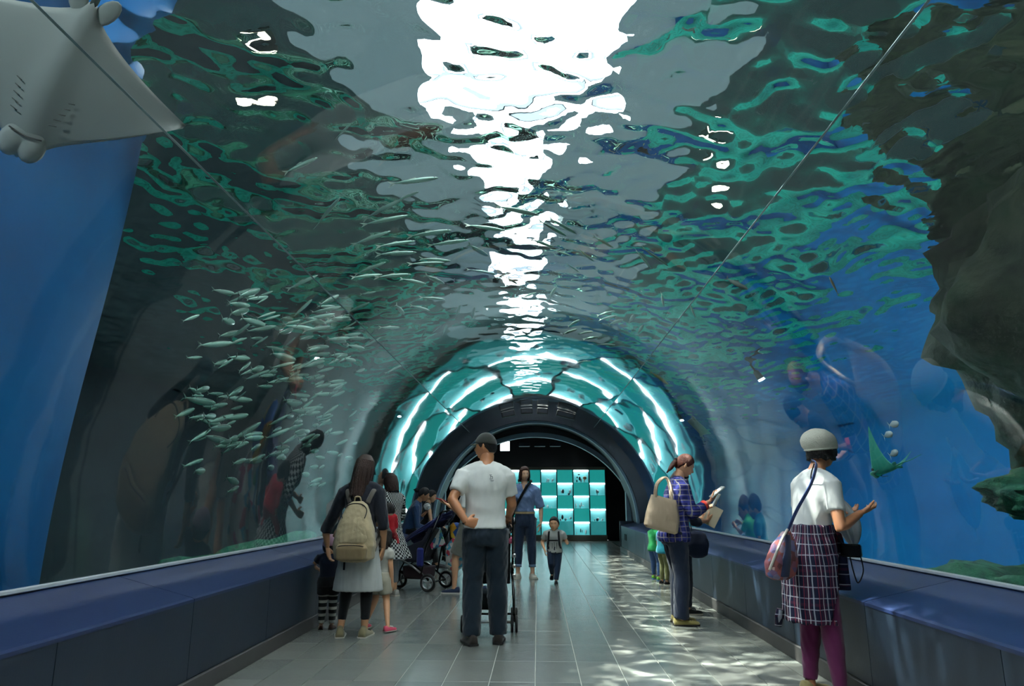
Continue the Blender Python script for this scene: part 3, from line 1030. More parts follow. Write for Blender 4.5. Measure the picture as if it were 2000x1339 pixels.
        if length > 0:
            for q in range(strands or 44):
                u = (q + .5) / (strands or 44)
                az = (u * 2 - 1) * (180 - 180 * front) + 180   # around the back
                a = R(az)
                dx, dy = math.sin(a), math.cos(a)
                L_ = length * rg.uniform(.78, 1.0)
                pts = []; rr = []
                for t in range(7):
                    f = t / 6
                    if f < .35:
                        e = f / .35
                        el = R(68 - 78 * e)
                        d = Vector((dx * math.cos(el), dy * math.cos(el), math.sin(el)))
                        p = head_point(d, hk, s.female, s.child) * (1 + th * .9)
                    else:
                        e = (f - .35) / .65
                        base = head_point(Vector((dx * .98, dy * .98, -.17)), hk, s.female, s.child) * (1 + th * .9)
                        p = Vector((base.x * (1 + .1 * e * spread), base.y * (1 - .15 * e) - .012 * e, base.z - L_ * e))
                        p.x += .006 * math.sin(9 * e + q) ; p.y += .004 * math.cos(7 * e + q * 2)
                    pts.append(s.HM @ p); rr.append((.013 * (1 - .72 * f ** 2), .008 * (1 - .6 * f ** 2)))
                mb.tube(pts, rr, 7)
        if pony:
            c = Vector(pony['at']) * hk
            for q in range(12):
                a = 2 * math.pi * q / 12
                pts = []; rr = []
                for t in range(6):
                    f = t / 5
                    bul = math.sin(math.pi * min(1, f * 1.15 + .05)) * pony.get('r', .028)
                    p = c + Vector(pony['dir']) * (f * pony['L']) + Vector((0, 0, -.5 * pony.get('drop', .05) * f * f * 2))
                    p += Vector((math.cos(a) * bul, 0, math.sin(a) * bul * .8))
                    pts.append(s.HM @ p); rr.append(.017 * (1 - .5 * f))
                mb.tube(pts, rr, 7)
        me = remesh(mb, .0055 if s.H > 1.2 else .0055, 2)
        o = link('hair', me, m, s.root, smooth=True)
        return o

M_SOLE = mat('shoe_sole_white', '#cfc9bb', rough=.7)
M_SOLED = mat('shoe_sole_dark', '#1d1a18', rough=.7)

def cloth(name, col, var=.10, rough=.85, scale=14, bump=.06, bscale=220, sheen=.2):
    return mat(name, col, rough=rough, var=var, scale=scale, bump=bump, bscale=bscale, sheen=sheen, spec=.2)

def plaid(name, base, stripes, R0=.16, cx=0.0, cy=0.0, rough=.85, tilt=0.0):
    """woven check: stripes = list of (axis 'u'|'v', period, width, offset, colour); u runs round the body, v up it"""
    T = NT(name)
    tc = T.n('TexCoord')
    sp = T.n('SeparateXYZ', {0: tc.outputs['Object']})
    ax = T.n('Math', {0: sp.outputs[0], 1: cx}, operation='SUBTRACT')
    ay = T.n('Math', {0: sp.outputs[1], 1: cy}, operation='SUBTRACT')
    an = T.n('Math', {0: ay, 1: ax}, operation='ARCTAN2')
    u = T.n('Math', {0: an, 1: R0}, operation='MULTIPLY')
    nz = T.n('TexNoise', {'Vector': tc.outputs['Object'], 'Scale': 6.0})
    nd = T.n('Math', {0: nz.outputs[0], 1: .02}, operation='MULTIPLY')
    u2 = T.n('Math', {0: u, 1: nd}, operation='ADD'); v2 = T.n('Math', {0: sp.outputs[2], 1: nd}, operation='ADD')
    cur = None
    col = T.n('RGB'); col.outputs[0].default_value = lin(base)
    cur = col.outputs[0]
    for (a, per, wd, off, c) in stripes:
        src = u2 if a == 'u' else v2
        q = T.n('Math', {0: src, 1: off + 50 * per}, operation='ADD')
        q = T.n('Math', {0: q, 1: per}, operation='MODULO')
        q = T.n('Math', {0: q, 1: wd}, operation='LESS_THAN')
        q = T.n('Math', {0: q, 1: .60}, operation='MULTIPLY')
        mx = T.n('MixRGB', {0: q, 1: cur, 2: lin(c)})
        cur = mx.outputs[0]
    b = T.n('BsdfPrincipled', {'Base Color': cur, 'Roughness': rough, 'Specular IOR Level': .2})
    return T.surf(b)

def checker2(name, c1, c2, per, R0=.2):
    T = NT(name)
    tc = T.n('TexCoord'); sp = T.n('SeparateXYZ', {0: tc.outputs['Object']})
    an = T.n('Math', {0: sp.outputs[1], 1: sp.outputs[0]}, operation='ARCTAN2')
    u = T.n('Math', {0: an, 1: R0}, operation='MULTIPLY')
    cb = T.n('CombineXYZ', {0: u, 1: sp.outputs[2], 2: 0.0})
    ck = T.n('TexChecker', {'Vector': cb, 'Color1': lin(c1), 'Color2': lin(c2), 'Scale': 1 / per})
    return T.surf(T.n('BsdfPrincipled', {'Base Color': ck, 'Roughness': .85, 'Specular IOR Level': .2}))

def cap_shell(s, m, th=.10, lo=.30, back=-.1, puff=1.0, name='cap', seed=0):
    """a cap/hat shell following the head; returns the object (top-level handled by caller)"""
    mb = MB(); nu, nv = 48, 30; vs = []
    for i in range(nv + 1):
        t = math.pi * i / nv
        for j in range(nu):
            ph = 2 * math.pi * j / nu
            d = Vector((math.sin(t) * math.cos(ph), math.sin(t) * math.sin(ph), math.cos(t)))
            az = abs(math.degrees(math.atan2(d.x, d.y)))
            low = float(np.interp(az, [0, 90, 180], [lo, (lo + back) / 2, back]))
            mask = sstep(-.03, .04, d.z - low)
            k = .93 + (.07 + th * (1 + (puff - 1) * sstep(low, .55, d.z))) * mask
            k += .012 * math.cos(az * math.pi / 30) * mask * sstep(.95, .6, d.z) * (puff - 1)
            p = head_point((d.x, d.y, d.z), s.hk, s.female, s.child)
            if d.y > 0: p.y = .093 * s.hk * d.y
            vs.append(s.HM @ (p * k))
    fs = [(i * nu + j, (i + 1) * nu + j, (i + 1) * nu + (j + 1) % nu, i * nu + (j + 1) % nu) for i in range(nv) for j in range(nu)]
    mb.add(vs, fs)
    return mb

def brim(s, m, L=.075, yaw=0.0, z=.030, w=.070, tilt=-8):
    mb = MB(); n = 14
    Mx = s.HM @ rotz(R(yaw)) @ Matrix.Translation((0, .070 * s.hk, z * s.hk)) @ Matrix.Rotation(R(tilt), 4, 'X')
    top_, bot = [], []
    rows = 6
    for th_ in (.003, -.003):
        for r_ in range(rows + 1):
            for j in range(n + 1):
                u = -1 + 2 * j / n
                y = (r_ / rows) * L * math.sqrt(max(0, 1 - u * u * .82)) - .03 * u * u
                mb.v.append(tuple(Mx @ Vector((u * w, y, th_ - .014 * u * u))))
    k = (rows + 1) * (n + 1)
    for r_ in range(rows):
        for j in range(n):
            a = r_ * (n + 1) + j
            mb.f.append((a, a + 1, a + n + 2, a + n + 1)); mb.mi.append(0)
            mb.f.append((k + a, k + a + n + 1, k + a + n + 2, k + a + 1)); mb.mi.append(0)
    edge = [r_ * (n + 1) for r_ in range(rows, -1, -1)][::-1] + [rows * (n + 1) + j for j in range(1, n + 1)] + [r_ * (n + 1) + n for r_ in range(rows - 1, -1, -1)]
    for a, b in zip(edge, edge[1:]):
        mb.f.append((a, b, k + b, k + a)); mb.mi.append(0)
    return mb
def wtop(o, s):
    """make a mesh built in the figure's local frame a top-level object standing in the world"""
    o.location = s.root.location; o.rotation_euler = s.root.rotation_euler
    return o
# ================================================================ THE VISITORS
BLACK = cloth('black_cloth', '#0b0c10'); NAVY = cloth('navy_cloth', '#141a2c'); 
JEAN = cloth('dark_denim', '#16243a', var=.25, scale=6); JEAN2 = cloth('denim_green_black', '#13202b', var=.3, scale=6)
WHITE = cloth('white_cotton', '#efeee8', var=.04)
BEIGE = cloth('beige_canvas', '#8f7d62', var=.10)
# ---- man in white T-shirt
P = Fig('person', -.45, 6.12, R(8), 1.74, 'man in white T-shirt, dark jeans and backward-turned look under a dark cap, back to us', female=False, tone='#a8704c',
        head=(62, 0, 0), width=.93,
        arms={'L': dict(el=(-.29, -.10, 1.17), wr=(-.17, -.16, .985), hand=dict(dir=(.85, .25, -.1), palm=(.1, 1, 0), thumb=(0, 0, 1), curl=.3)),
              'R': dict(el=(.235, .06, 1.13), wr=(.23, .30, 1.02), hand=dict(dir=(0, 1, -.1), palm=(0, 0, -1), thumb=(-1, 0, 0), curl=1.0))},
        legs={'L': dict(kn=(-.10, .03, .50), an=(-.11, -.01, .08), toe=14), 'R': dict(kn=(.105, .03, .50), an=(.12, .05, .08), toe=-8)})
P.root['label'] = 'man in white T-shirt and dark jeans, back to us, wearing a dark cap'
P.hm_ = hairm('#0d0a09'); P.body()
P.top('t_shirt', WHITE, g=.026, hem=.535, sleeve=.72, sg=.018, fold=.012, hipg=.012, seed=11, sleeve_flare=.006, ff=(6, 6, 3))
P.trousers('jeans', JEAN2, g=.028, t1=2.02, flare=.014, fold=.012, seed=12)
for k in 'LR': P.shoe(k, cloth('shoe_dark', '#2a2420'), M_SOLED)
P.hair('#0d0a09', th=.05, nape=-.5)
mb = MB()
for (dx, dz, w, h) in ((-.012, .03, .020, .004), (-.012, .018, .004, .026), (-.002, .016, .016, .004), (.004, .006, .004, .022), (-.012, -.004, .018, .004), (0, -.016, .030, .003), (0, -.024, .024, .002)):
    mb.box((dx, 0, dz), (w, .0016, h))
pr = mb.build('print', mat('print_dark', '#3a3c3c'), P.root); pr.location = (.045, -.137, 1.345)
pr.rotation_euler = (R(-8), 0, 0)
capm = cloth('cap_dark_green', '#1c1f1a')
o = cap_shell(P, capm, th=.085, lo=.30, back=.0).build('cap', capm, None, smooth=True)
wtop(o, P); tag(o, 'dark cap worn by the man in the white T-shirt', 'cap')
b_ = brim(P, None).build('brim', cloth('cap_brim', '#4a4c40'), o, smooth=True)
MAN = P
# ---- woman with the beige backpack
P = Fig('person', -1.60, 6.41, R(-3), 1.57, 'woman with long dark hair, pale skirt and black leggings, wearing the beige backpack', tone='#b98763', head=(-8, 12, 4),
        arms={'L': dict(el=(-.33, .02, .90), wr=(-.335, .10, .74), hand=dict(dir=(.1, .1, -1), palm=(1, 0, 0), thumb=(0, 1, 0), curl=.6)),
              'R': dict(el=(.215, -.02, .93), wr=(.20, .06, .74), hand=dict(dir=(-.12, .05, -1), palm=(-1, .2, 0), thumb=(0, 1, 0), curl=.8))},
        legs={'L': dict(kn=(-.10, .02, .44), an=(-.135, -.02, .065), toe=16), 'R': dict(kn=(.075, .02, .44), an=(.075, -.0, .065), toe=-4)})
P.body()
P.top('cardigan', cloth('cardigan_navy', '#0d111c'), g=.016, hem=.55, sleeve=1.10, sg=.016, fold=.010, seed=21)
P.skirt('skirt', cloth('skirt_grey', '#bfc1bd', var=.05), z0=.245, z1=.60, w0=.145, d0=.09, fold=.008)
z_ = MB().box((0, 0, 0), (.018, .004, .23)).build('zip_tape', BLACK, P.root); z_.location = (-.085, -.150, .685); z_.rotation_euler = (R(-2), 0, R(-14))
P.trousers('leggings', BLACK, g=.004, t1=1.80, fold=.002)
for k in 'LR': P.shoe(k, cloth('khaki_shoe', '#7b7256'), M_SOLE, high=.15, lace=BLACK)
P.hair('#2e1b12', length=.30, strands=52, th=.12, spread=1.4, seed=6)
BPW = P
# ---- child in striped leggings holding her hand
P = Fig('person', -1.965, 6.76, R(6), .84, 'small child in navy top and black-and-white striped leggings by the left wall', child=True, tone='#b98763', head=(-20, 0, 0),
        arms={'L': dict(el=(-.16, .02, .56), wr=(-.12, .10, .52), hand=dict(curl=.4)), 'R': dict(el=(.13, -.02, .76), wr=(.04, -.10, .84), hand=dict(dir=(.25, -.5, .8), palm=(1, .2, 0), thumb=(0, 1, 0), curl=.9))})
P.body()
P.top('t_shirt', cloth('navy_tee', '#12182a'), g=.012, hem=.46, sleeve=.6, sg=.012, fold=.005)
T = NT('striped_leggings'); tc = T.n('TexCoord'); sp = T.n('SeparateXYZ', {0: tc.outputs['Object']})
q = T.n('Math', {0: T.n('Math', {0: sp.outputs[2], 1: 1 / .058}, operation='MULTIPLY'), 1: 1.0}, operation='MODULO')
q = T.n('Math', {0: q, 1: .42}, operation='LESS_THAN')
STR = T.surf(T.n('BsdfPrincipled', {'Base Color': T.n('MixRGB', {0: q, 1: lin('#0c0d10'), 2: lin('#a9a89c')}), 'Roughness': .85}))
P.trousers('leggings', STR, g=.010, t1=1.93, fold=.003)
P.trousers('shorts', BLACK, g=.020, t1=.62, fold=.004, seed=9)
for k in 'LR': P.shoe(k, cloth('sandal_brown', '#4a3428'), M_SOLED)
P.hair('#140c08', th=.06)
capm = cloth('cap_pink', '#a5808f')
o = cap_shell(P, capm, th=.09, lo=.30, back=-.05).build('cap', capm, None, smooth=True)
wtop(o, P); tag(o, 'dusty pink cap on the child in striped leggings', 'cap')
brim(P, None, L=.05, w=.055).build('brim', capm, o, smooth=True)
# ---- child hidden behind her with pink sneakers
P = Fig('person', -1.47, 6.72, R(-25), .92, 'child with bare legs and pink sneakers, mostly hidden behind the backpack woman', child=True, tone='#c4906c', head=(10, 10, 0),
        legs={'L': dict(kn=(-.06, .02, .27), an=(-.13, -.03, .05), toe=10), 'R': dict(kn=(.07, .01, .27), an=(.15, -.06, .05), toe=-12)})
P.body()
P.top('blouse', cloth('white_blouse', '#b9b6ac'), g=.014, hem=.44, sleeve=.5, sg=.014, fold=.006)
P.trousers('shorts', cloth('cream_shorts', '#b0aa98'), g=.022, t1=.75, fold=.005)
for k in 'LR':
    so = P.shoe(k, mat('sneaker_pink', '#c0455c', rough=.6), M_SOLE, lace=cloth('lace_white', '#ddd8d0'))
P.hair('#1a0f0a', length=.10, strands=30, th=.08)
# ---- woman in gingham dress carrying a baby
P = Fig('person', -1.86, 8.98, R(50), 1.50, 'woman in black-and-white gingham dress carrying a baby', tone='#b98763', head=(-5, 14, 0),
        arms={'L': dict(el=(-.27, -.04, .96), wr=(-.24, .16, .86), hand=dict(dir=(.2, 1, -.1), palm=(1, 0, 0), thumb=(0, 0, 1), curl=.5)),
              'R': dict(el=(.24, .08, .94), wr=(.06, .26, .93), hand=dict(dir=(-.9, .25, .1), palm=(0, -1, 0), thumb=(0, 0, 1), curl=.6))})
P.body()
GING = checker2('gingham', '#0e0f12', '#b9bab6', .024)
P.top('dress', GING, g=.020, hem=.56, sleeve=1.2, sg=.020, fold=.010, seed=31)
P.skirt('dress_skirt', GING, z0=.30, z1=.60, w0=.20, d0=.16, fold=.012, pleat=.08)
P.trousers('trousers', cloth('grey_trousers', '#85898c'), g=.014, t1=1.75, fold=.006, waist=.50)
for k in 'LR': P.shoe(k, mat('flat_silver', '#9b968c', rough=.4), M_SOLE)
P.hair('#2c150b', length=.13, strands=44, th=.10, seed=8)
# baby
B = Fig('baby', -1.84, 8.78, R(15), .66, 'baby in red clothes and grey socks held by the woman in gingham', child=True, tone='#caa080', head=(20, 10, 0), z=.47,
        legs={'L': dict(kn=(-.10, .10, .22), an=(-.13, .05, .09), toe=0), 'R': dict(kn=(.10, .10, .22), an=(.13, .04, .09), toe=0)})
B.root['label'] = 'baby in red clothes and grey socks held by the woman in gingham'
B.body()
RED = cloth('red_cloth', '#9a1420')
B.top('romper', RED, g=.012, hem=.44, sleeve=1.5, sg=.010, fold=.004)
B.trousers('trousers', RED, g=.012, t1=1.5, fold=.004)
for k in 'LR':
    mb = MB(); p, ts = B.legpath(k, 1.35, 2.0, 5); mb.tube(p, [B.legr(t) + .006 for t in ts], 12)
    a = B.an[k]; mb.tube([a, a + Vector((0, .05, -.02)), a + Vector((0, .085, -.02))], [.02, .021, .013], 10)
    link('sock', remesh(mb, .006, 2), cloth('sock_grey', '#8d8a86'), B.root, smooth=True)
B.hair('#140c08', th=.04)
# ---- seated woman in denim blouse
P = Fig('person', -2.22, 12.1, R(-80), 1.56, 'seated woman in denim blouse with dark tied-up hair, on the left ledge behind the stroller', tone='#b07c5a', head=(5, 22, 0), z=-.185, lean=.25,
        arms={'L': dict(el=(-.22, .12, .95), wr=(-.10, .33, 1.16), hand=dict(dir=(.3, .3, .9), palm=(.3, -1, 0), thumb=(1, 0, 0), curl=.7)),
              'R': dict(el=(.24, .16, .92), wr=(.20, .38, .86), hand=dict(dir=(-.2, 1, -.3), palm=(-.3, 0, -1), thumb=(-1, 0, 0), curl=.5))},
        legs={'L': dict(kn=(-.10, .42, .76), an=(-.11, .50, .30), toe=6), 'R': dict(kn=(.11, .42, .76), an=(.12, .50, .30), toe=-6)})
P.body(voxel=.012)
DEN = cloth('denim_blouse', '#1d3556', var=.2)
P.top('blouse', DEN, g=.020, hem=.50, sleeve=1.6, sg=.018, fold=.010, seed=41)
P.trousers('trousers', BLACK, g=.018, t1=1.95, fold=.006)
for k in 'LR': P.shoe(k, BLACK, M_SOLED)
P.hair('#0d0907', th=.10, pony=dict(at=(0, -.11, .02), dir=(0, -1, .1), L=.09, r=.035, drop=.02))
SEAT = P
# ---- woman in black sleeveless top
P = Fig('person', -2.17, 13.35, R(-70), 1.53, 'woman in black sleeveless top sitting just beyond the denim blouse woman', tone='#c39270', head=(-30, 12, 0), z=-.185, lean=.15,
        arms={'L': dict(el=(-.20, .10, 1.0), wr=(-.12, .34, .92), hand=dict(dir=(0, 1, -.3), palm=(0, 0, -1), thumb=(1, 0, 0), curl=.4)),
              'R': dict(el=(.22, .12, .97), wr=(.14, .34, .86), hand=dict(dir=(0, 1, -.3), palm=(0, 0, -1), thumb=(-1, 0, 0), curl=.4))},
        legs={'L': dict(kn=(-.10, .42, .75), an=(-.11, .48, .30), toe=6), 'R': dict(kn=(.11, .42, .75), an=(.12, .48, .30), toe=-6)})
P.body(voxel=.012)
P.top('sleeveless_top', BLACK, g=.010, hem=.50, sleeve=0, sg=.0, fold=.006)
P.trousers('trousers', cloth('dark_trousers', '#14151a'), g=.018, t1=1.95)
for k in 'LR': P.shoe(k, BLACK, M_SOLED)
P.hair('#120a07', th=.10, pony=dict(at=(0, -.11, .0), dir=(0, -1, -.3), L=.07, r=.03, drop=.03))
# ---- person behind the man with red phone and slip-ons
P = Fig('person', -.90, 9.35, R(85), 1.56, 'woman in grey shorts and navy slip-ons half hidden behind the man in white', tone='#c39270', head=(0, 18, 0),
        arms={'L': dict(el=(-.21, .05, .97), wr=(-.12, .26, 1.10), hand=dict(dir=(.2, .9, .3), palm=(0, .2, 1), thumb=(-1, 0, 0), curl=.6)),
              'R': dict(el=(.21, .05, .97), wr=(.10, .25, 1.08), hand=dict(dir=(-.2, .9, .3), palm=(0, .2, 1), thumb=(1, 0, 0), curl=.6))},
        legs={'L': dict(kn=(-.08, .16, .46), an=(-.07, .17, .068), toe=4), 'R': dict(kn=(.08, -.02, .45), an=(.08, -.16, .068), toe=-4)})
P.body(voxel=.012)
P.top('t_shirt', WHITE, g=.018, hem=.50, sleeve=.7, sg=.018, fold=.008, seed=51)
P.trousers('shorts', cloth('grey_shorts', '#5f6058'), g=.032, t1=.95, fold=.008)
for k in 'LR': P.shoe(k, cloth('slip_on_navy', '#1b2740'), M_SOLE)
P.hair('#2f170d', length=.12, strands=36, th=.10)
PH = P
# ---- woman in blue shirt facing us
P = Fig('person', -.20, 11.12, R(172), 1.67, 'woman in rolled-sleeve blue shirt and cuffed jeans walking towards us with a shoulder strap', tone='#d0a384', head=(22, 3, 0),
        arms={'L': dict(el=(-.25, -.02, 1.04), wr=(-.26, .05, .82), hand=dict(dir=(.1, .15, -1), palm=(1, 0, 0), thumb=(0, 1, 0), curl=.35)),
              'R': dict(el=(.22, .0, 1.05), wr=(.23, .06, .83), hand=dict(dir=(-.05, .15, -1), palm=(-1, 0, 0), thumb=(0, 1, 0), curl=.35))},
        legs={'L': dict(kn=(-.105, .02, .475), an=(-.12, .03, .075), toe=22), 'R': dict(kn=(.095, .03, .475), an=(.105, .05, .075), toe=-4)})
P.hm_ = hairm('#3a1c10'); P.body(voxel=.010)
SHIRT = cloth('chambray_shirt', '#5f7396', var=.18, scale=40)
P.top('shirt', SHIRT, g=.020, hem=.585, sleeve=.98, sg=.026, fold=.014, hipg=.012, seed=61, sleeve_flare=.006)
mb = MB()
for k, sx in (('L', -1), ('R', 1)):
    mb.v += [(sx * .004, .118, 1.30), (sx * .055, .060, 1.425), (sx * .068, .085, 1.385), (sx * .036, .128, 1.335)]
    n_ = len(mb.v); mb.f.append((n_ - 4, n_ - 3, n_ - 2, n_ - 1)); mb.mi.append(0)
col_ = mb.build('collar', cloth('collar_blue', '#7389ad'), P.root)
sd_ = col_.modifiers.new('s', 'SOLIDIFY'); sd_.thickness = .004
mb = MB(); mb.v = [(-.028, .116, 1.40), (.028, .116, 1.40), (0, .124, 1.29)]; mb.f = [(0, 1, 2)]; mb.mi = [0]
nk = mb.build('neckline', skin('#d0a384'), P.root); sd_ = nk.modifiers.new('s', 'SOLIDIFY'); sd_.thickness = .003
P.trousers('jeans', JEAN, g=.014, waist=.60, t1=1.72, fold=.010, seed=62)
for k in 'LR':
    p, ts = P.legpath(k, 1.68, 1.78, 3)
    MB().tube(p, [P.legr(1.7) + .017] * 3, 18).build('cuff', cloth('cuff_denim', '#5b6f86'), P.root, smooth=True)
    P.shoe(k, cloth('sneaker_white', '#c9c2b4'), M_SOLE, lace=cloth('lace_pale', '#e5e0d6'))
rg_ = [(v + (v - Vector((0, .004, v.z))).normalized() * .006) for v in P.torso(.022, .585, .60)[2]]
bl = MB(); bl.loft([[Vector((v.x, v.y, 0.955)) for v in rg_], [Vector((v.x, v.y, .985)) for v in rg_]]); bl.build('belt', mat('belt_tan', '#a08a68', rough=.5), P.root)
MB().box((0, rg_[10].y + .004, .97), (.05, .012, .038), bev=.004).build('buckle', mat('brass', '#a98a4a', rough=.3, metal=1), P.root)
P.hair('#3a1c10', length=.11, strands=54, th=.13, hl=.58, spread=.2, seed=9, front=.28)
BLUE = P
# ---- running boy
P = Fig('person', .24, 10.47, R(176), .92, 'small boy with short dark hair and grey tee running towards us, backpack harness on', child=True, female=False, tone='#c4926c', head=(-4, 0, 0),
        arms={'L': dict(el=(-.175, -.03, .57), wr=(-.20, .12, .56), hand=dict(dir=(0, 1, .1), palm=(1, 0, 0), thumb=(0, 0, 1), curl=.5)),
              'R': dict(el=(.185, -.05, .56), wr=(.135, .10, .46), hand=dict(dir=(0, .5, -.8), palm=(-1, 0, 0), thumb=(0, 1, 0), curl=.7))},
        legs={'L': dict(kn=(-.045, .02, .26), an=(-.02, .07, .045), toe=4), 'R': dict(kn=(.05, .07, .27), an=(.045, -.12, .12), toe=-4)})
P.hm_ = hairm('#0d0a09'); P.body()
P.top('t_shirt', cloth('grey_tee', '#9fa09a'), g=.012, hem=.455, sleeve=.7, sg=.014, fold=.006, seed=71)
P.trousers('jeans', JEAN, g=.014, t1=1.98, fold=.005)
P.footpitch = {'R': -28}
for k in 'LR': P.shoe(k, cloth('shoe_grey', '#25252a'), M_SOLED)
P.hair('#0d0a09', th=.09, hl=.55)
for i, (x0, y0_, x1, y1_, x2, y2_) in enumerate(((-.028, 0, -.028, .01, -.02, .0), )):
    mb = MB()
    for sx, L_ in ((-.035, .09), (0, .11), (.03, .08)): mb.box((sx, 0, 0), (.006, .002, L_))
    o_ = mb.build('print', mat('print_black', '#1a1b1c'), P.root); o_.location = (0, .092, .52)
BOY = P
# ---- ponytail woman in plaid shirt
P = Fig('person', 1.35, 7.15, R(-84), 1.63, 'woman with reddish ponytail in blue plaid shirt reading a booklet by the right wall', tone='#d09a78', head=(0, 26, 0), lean=.10,
        arms={'R': dict(el=(.20, .13, 1.03), wr=(.10, .34, 1.15), hand=dict(dir=(-.1, .85, .5), palm=(-.3, -.3, .9), thumb=(1, 0, 0), curl=.7)),
              'L': dict(el=(-.20, .15, 1.02), wr=(-.05, .35, 1.08), hand=dict(dir=(.15, .9, .3), palm=(.2, -.2, 1), thumb=(-1, 0, 0), curl=.5))},
        legs={'L': dict(kn=(-.085, .04, .455), an=(-.09, .03, .072), toe=4), 'R': dict(kn=(.085, .03, .455), an=(.09, .0, .072), toe=-4)})
P.hm_ = hairm('#4a1d0e'); P.body(voxel=.010)
PL1 = plaid('plaid_blue', '#1c2058', [('u', .058, .020, 0, '#3a3f8a'), ('v', .058, .020, .01, '#3a3f8a'), ('u', .050, .006, .03, '#a59c86'), ('v', .050, .006, .03, '#a59c86')], R0=.15)
P.top('shirt', PL1, g=.022, hem=.47, sleeve=1.62, sg=.022, fold=.010, hipg=.015, seed=81)
P.trousers('jeans', cloth('jeans_navy', '#141f33', var=.3, scale=6), g=.020, t1=2.03, flare=.022, fold=.010, seed=82)
for k in 'LR': P.shoe(k, cloth('olive_shoe', '#8a7d4a'), M_SOLED, lace=BLACK)
p, ts = P.armpath('R', 1.60, 1.75, 3)
MB().tube(p, [P.armr(1.6) + .02] * 3, 16).build('cuff', cloth('cuff_red', '#c63a2c'), P.root, smooth=True)
P.hair('#4a1d0e', th=.08, pony=dict(at=(0, -.100, -.005), dir=(0, -.30, -.95), L=.12, r=.050, drop=.03))
mb = MB(); mb.tube([P.HM @ Vector((.03 * math.cos(a), -.108, .004 + .03 * math.sin(a))) for a in [i * math.pi / 4 for i in range(8)]], .007, 8, closed=True)
mb.build('hair_tie', BLACK, P.root, smooth=True)
PONY = P
# ---- companion beyond her
P = Fig('person', 1.52, 7.80, R(-80), 1.50, 'person in dark clothes hidden behind the ponytail woman, holding a leaflet', tone='#c4906c', head=(-10, 25, 0),
        arms={'R': dict(el=(.18, .12, .93), wr=(.06, .31, .95), hand=dict(dir=(0, .8, .4), palm=(-.8, 0, .5), thumb=(0, 0, 1), curl=.7)),
              'L': dict(el=(-.2, .12, .95), wr=(-.08, .31, .97), hand=dict(dir=(0, .8, .4), palm=(.8, 0, .5), thumb=(0, 0, 1), curl=.7))},
        legs={'L': dict(kn=(-.085, .04, .42), an=(-.09, .03, .066), toe=4), 'R': dict(kn=(.085, .03, .42), an=(.09, .02, .066), toe=-4)})
P.body(voxel=.012)
P.top('jacket', NAVY, g=.018, hem=.50, sleeve=1.3, sg=.018, fold=.008)
P.trousers('trousers', NAVY, g=.018, t1=1.98)
for k in 'LR': P.shoe(k, BLACK, M_SOLE, lace=WHITE)
P.hair('#1a0f0a', th=.08)
COMP = P
# ---- two small children by the right wall
P = Fig('person', 1.76, 10.95, R(-50), .90, 'toddler in green top and blue jeans with green sneakers at the right wall', child=True, tone='#c4906c', head=(-30, 0, 0), lean=.1,
        arms={'R': dict(el=(.15, .10, .60), wr=(.10, .20, .68), hand=dict(curl=.3)), 'L': dict(el=(-.15, .10, .60), wr=(-.08, .20, .68), hand=dict(curl=.3))},
        legs={'L': dict(kn=(-.06, .03, .25), an=(-.06, .03, .045), toe=4), 'R': dict(kn=(.08, .0, .25), an=(.12, -.06, .045), toe=-10)})
P.body()
P.top('t_shirt', cloth('green_tee', '#1f8a4c'), g=.014, hem=.455, sleeve=.8, sg=.014, fold=.005)
P.trousers('jeans', cloth('jeans_light', '#33507a', var=.25), g=.008, t1=1.9, fold=.006)
for k in 'LR': P.shoe(k, cloth('green_sneaker', '#6fae3c'), mat('sole_blue', '#3d8bd0'))
P.hair('#0d0a09', th=.07)
P = Fig('person', 1.79, 10.35, R(-60), .92, 'child in olive trousers between the toddler in green and the ponytail woman', child=True, tone='#c4906c', lean=.05)
P.body()
P.top('t_shirt', cloth('teal_tee', '#1f7f8f'), g=.014, hem=.455, sleeve=.8, sg=.014, fold=.005)
P.trousers('trousers', cloth('olive_trousers', '#6a6c44'), g=.007, t1=1.9, fold=.006)
for k in 'LR': P.shoe(k, BLACK, M_SOLE)
P.hair('#0d0a09', th=.07)
# ---- woman with white beret on the right
P = Fig('person', 1.71, 4.60, R(-70), 1.60, 'woman in white tee and purple trousers with a plaid shirt round her waist, at right', tone='#b57c5a', head=(6, 4, 0), width=.94, lean=.16,
        arms={'R': dict(el=(.225, .05, 1.0), wr=(.17, .27, 1.09), hand=dict(dir=(-.12, 1, .12), palm=(-.3, 0, 1), thumb=(1, .2, 0), curl=.5)),
              'L': dict(el=(-.24, .14, 1.02), wr=(-.08, .33, 1.08), hand=dict(dir=(.35, 1, .1), palm=(.2, 0, 1), thumb=(-1, 0, 0), curl=.5))},
        legs={'L': dict(kn=(-.08, .03, .45), an=(-.10, .0, .072), toe=10), 'R': dict(kn=(.10, .02, .45), an=(.12, .03, .072), toe=-8)})
P.hm_ = hairm('#0f0b0a'); P.body(voxel=.010)
P.top('t_shirt', cloth('tee_white', '#ececea', var=.03), g=.012, hem=.56, sleeve=.66, sg=.012, fold=.007, seed=91)
P.trousers('trousers', cloth('trousers_purple', '#5e1f4a', var=.12), g=.010, waist=.60, t1=1.96, fold=.008, seed=92)
for k in 'LR': P.shoe(k, cloth('tan_shoe', '#8d7f56'), M_SOLE)
P.hair('#0f0b0a', length=.055, strands=40, th=.07, seed=5, front=.30)
PL2 = plaid('plaid_navy_red', '#10142c', [('u', .085, .030, 0, '#3c1830'), ('v', .095, .016, .01, '#3c1830'), ('u', .085, .008, .045, '#9a9eaa'), ('v', .062, .006, .02, '#9a9eaa'), ('u', .085, .006, .012, '#7c2c3c'), ('u', .085, .004, .070, '#d8d8d8')], R0=.19)
CAPW = P
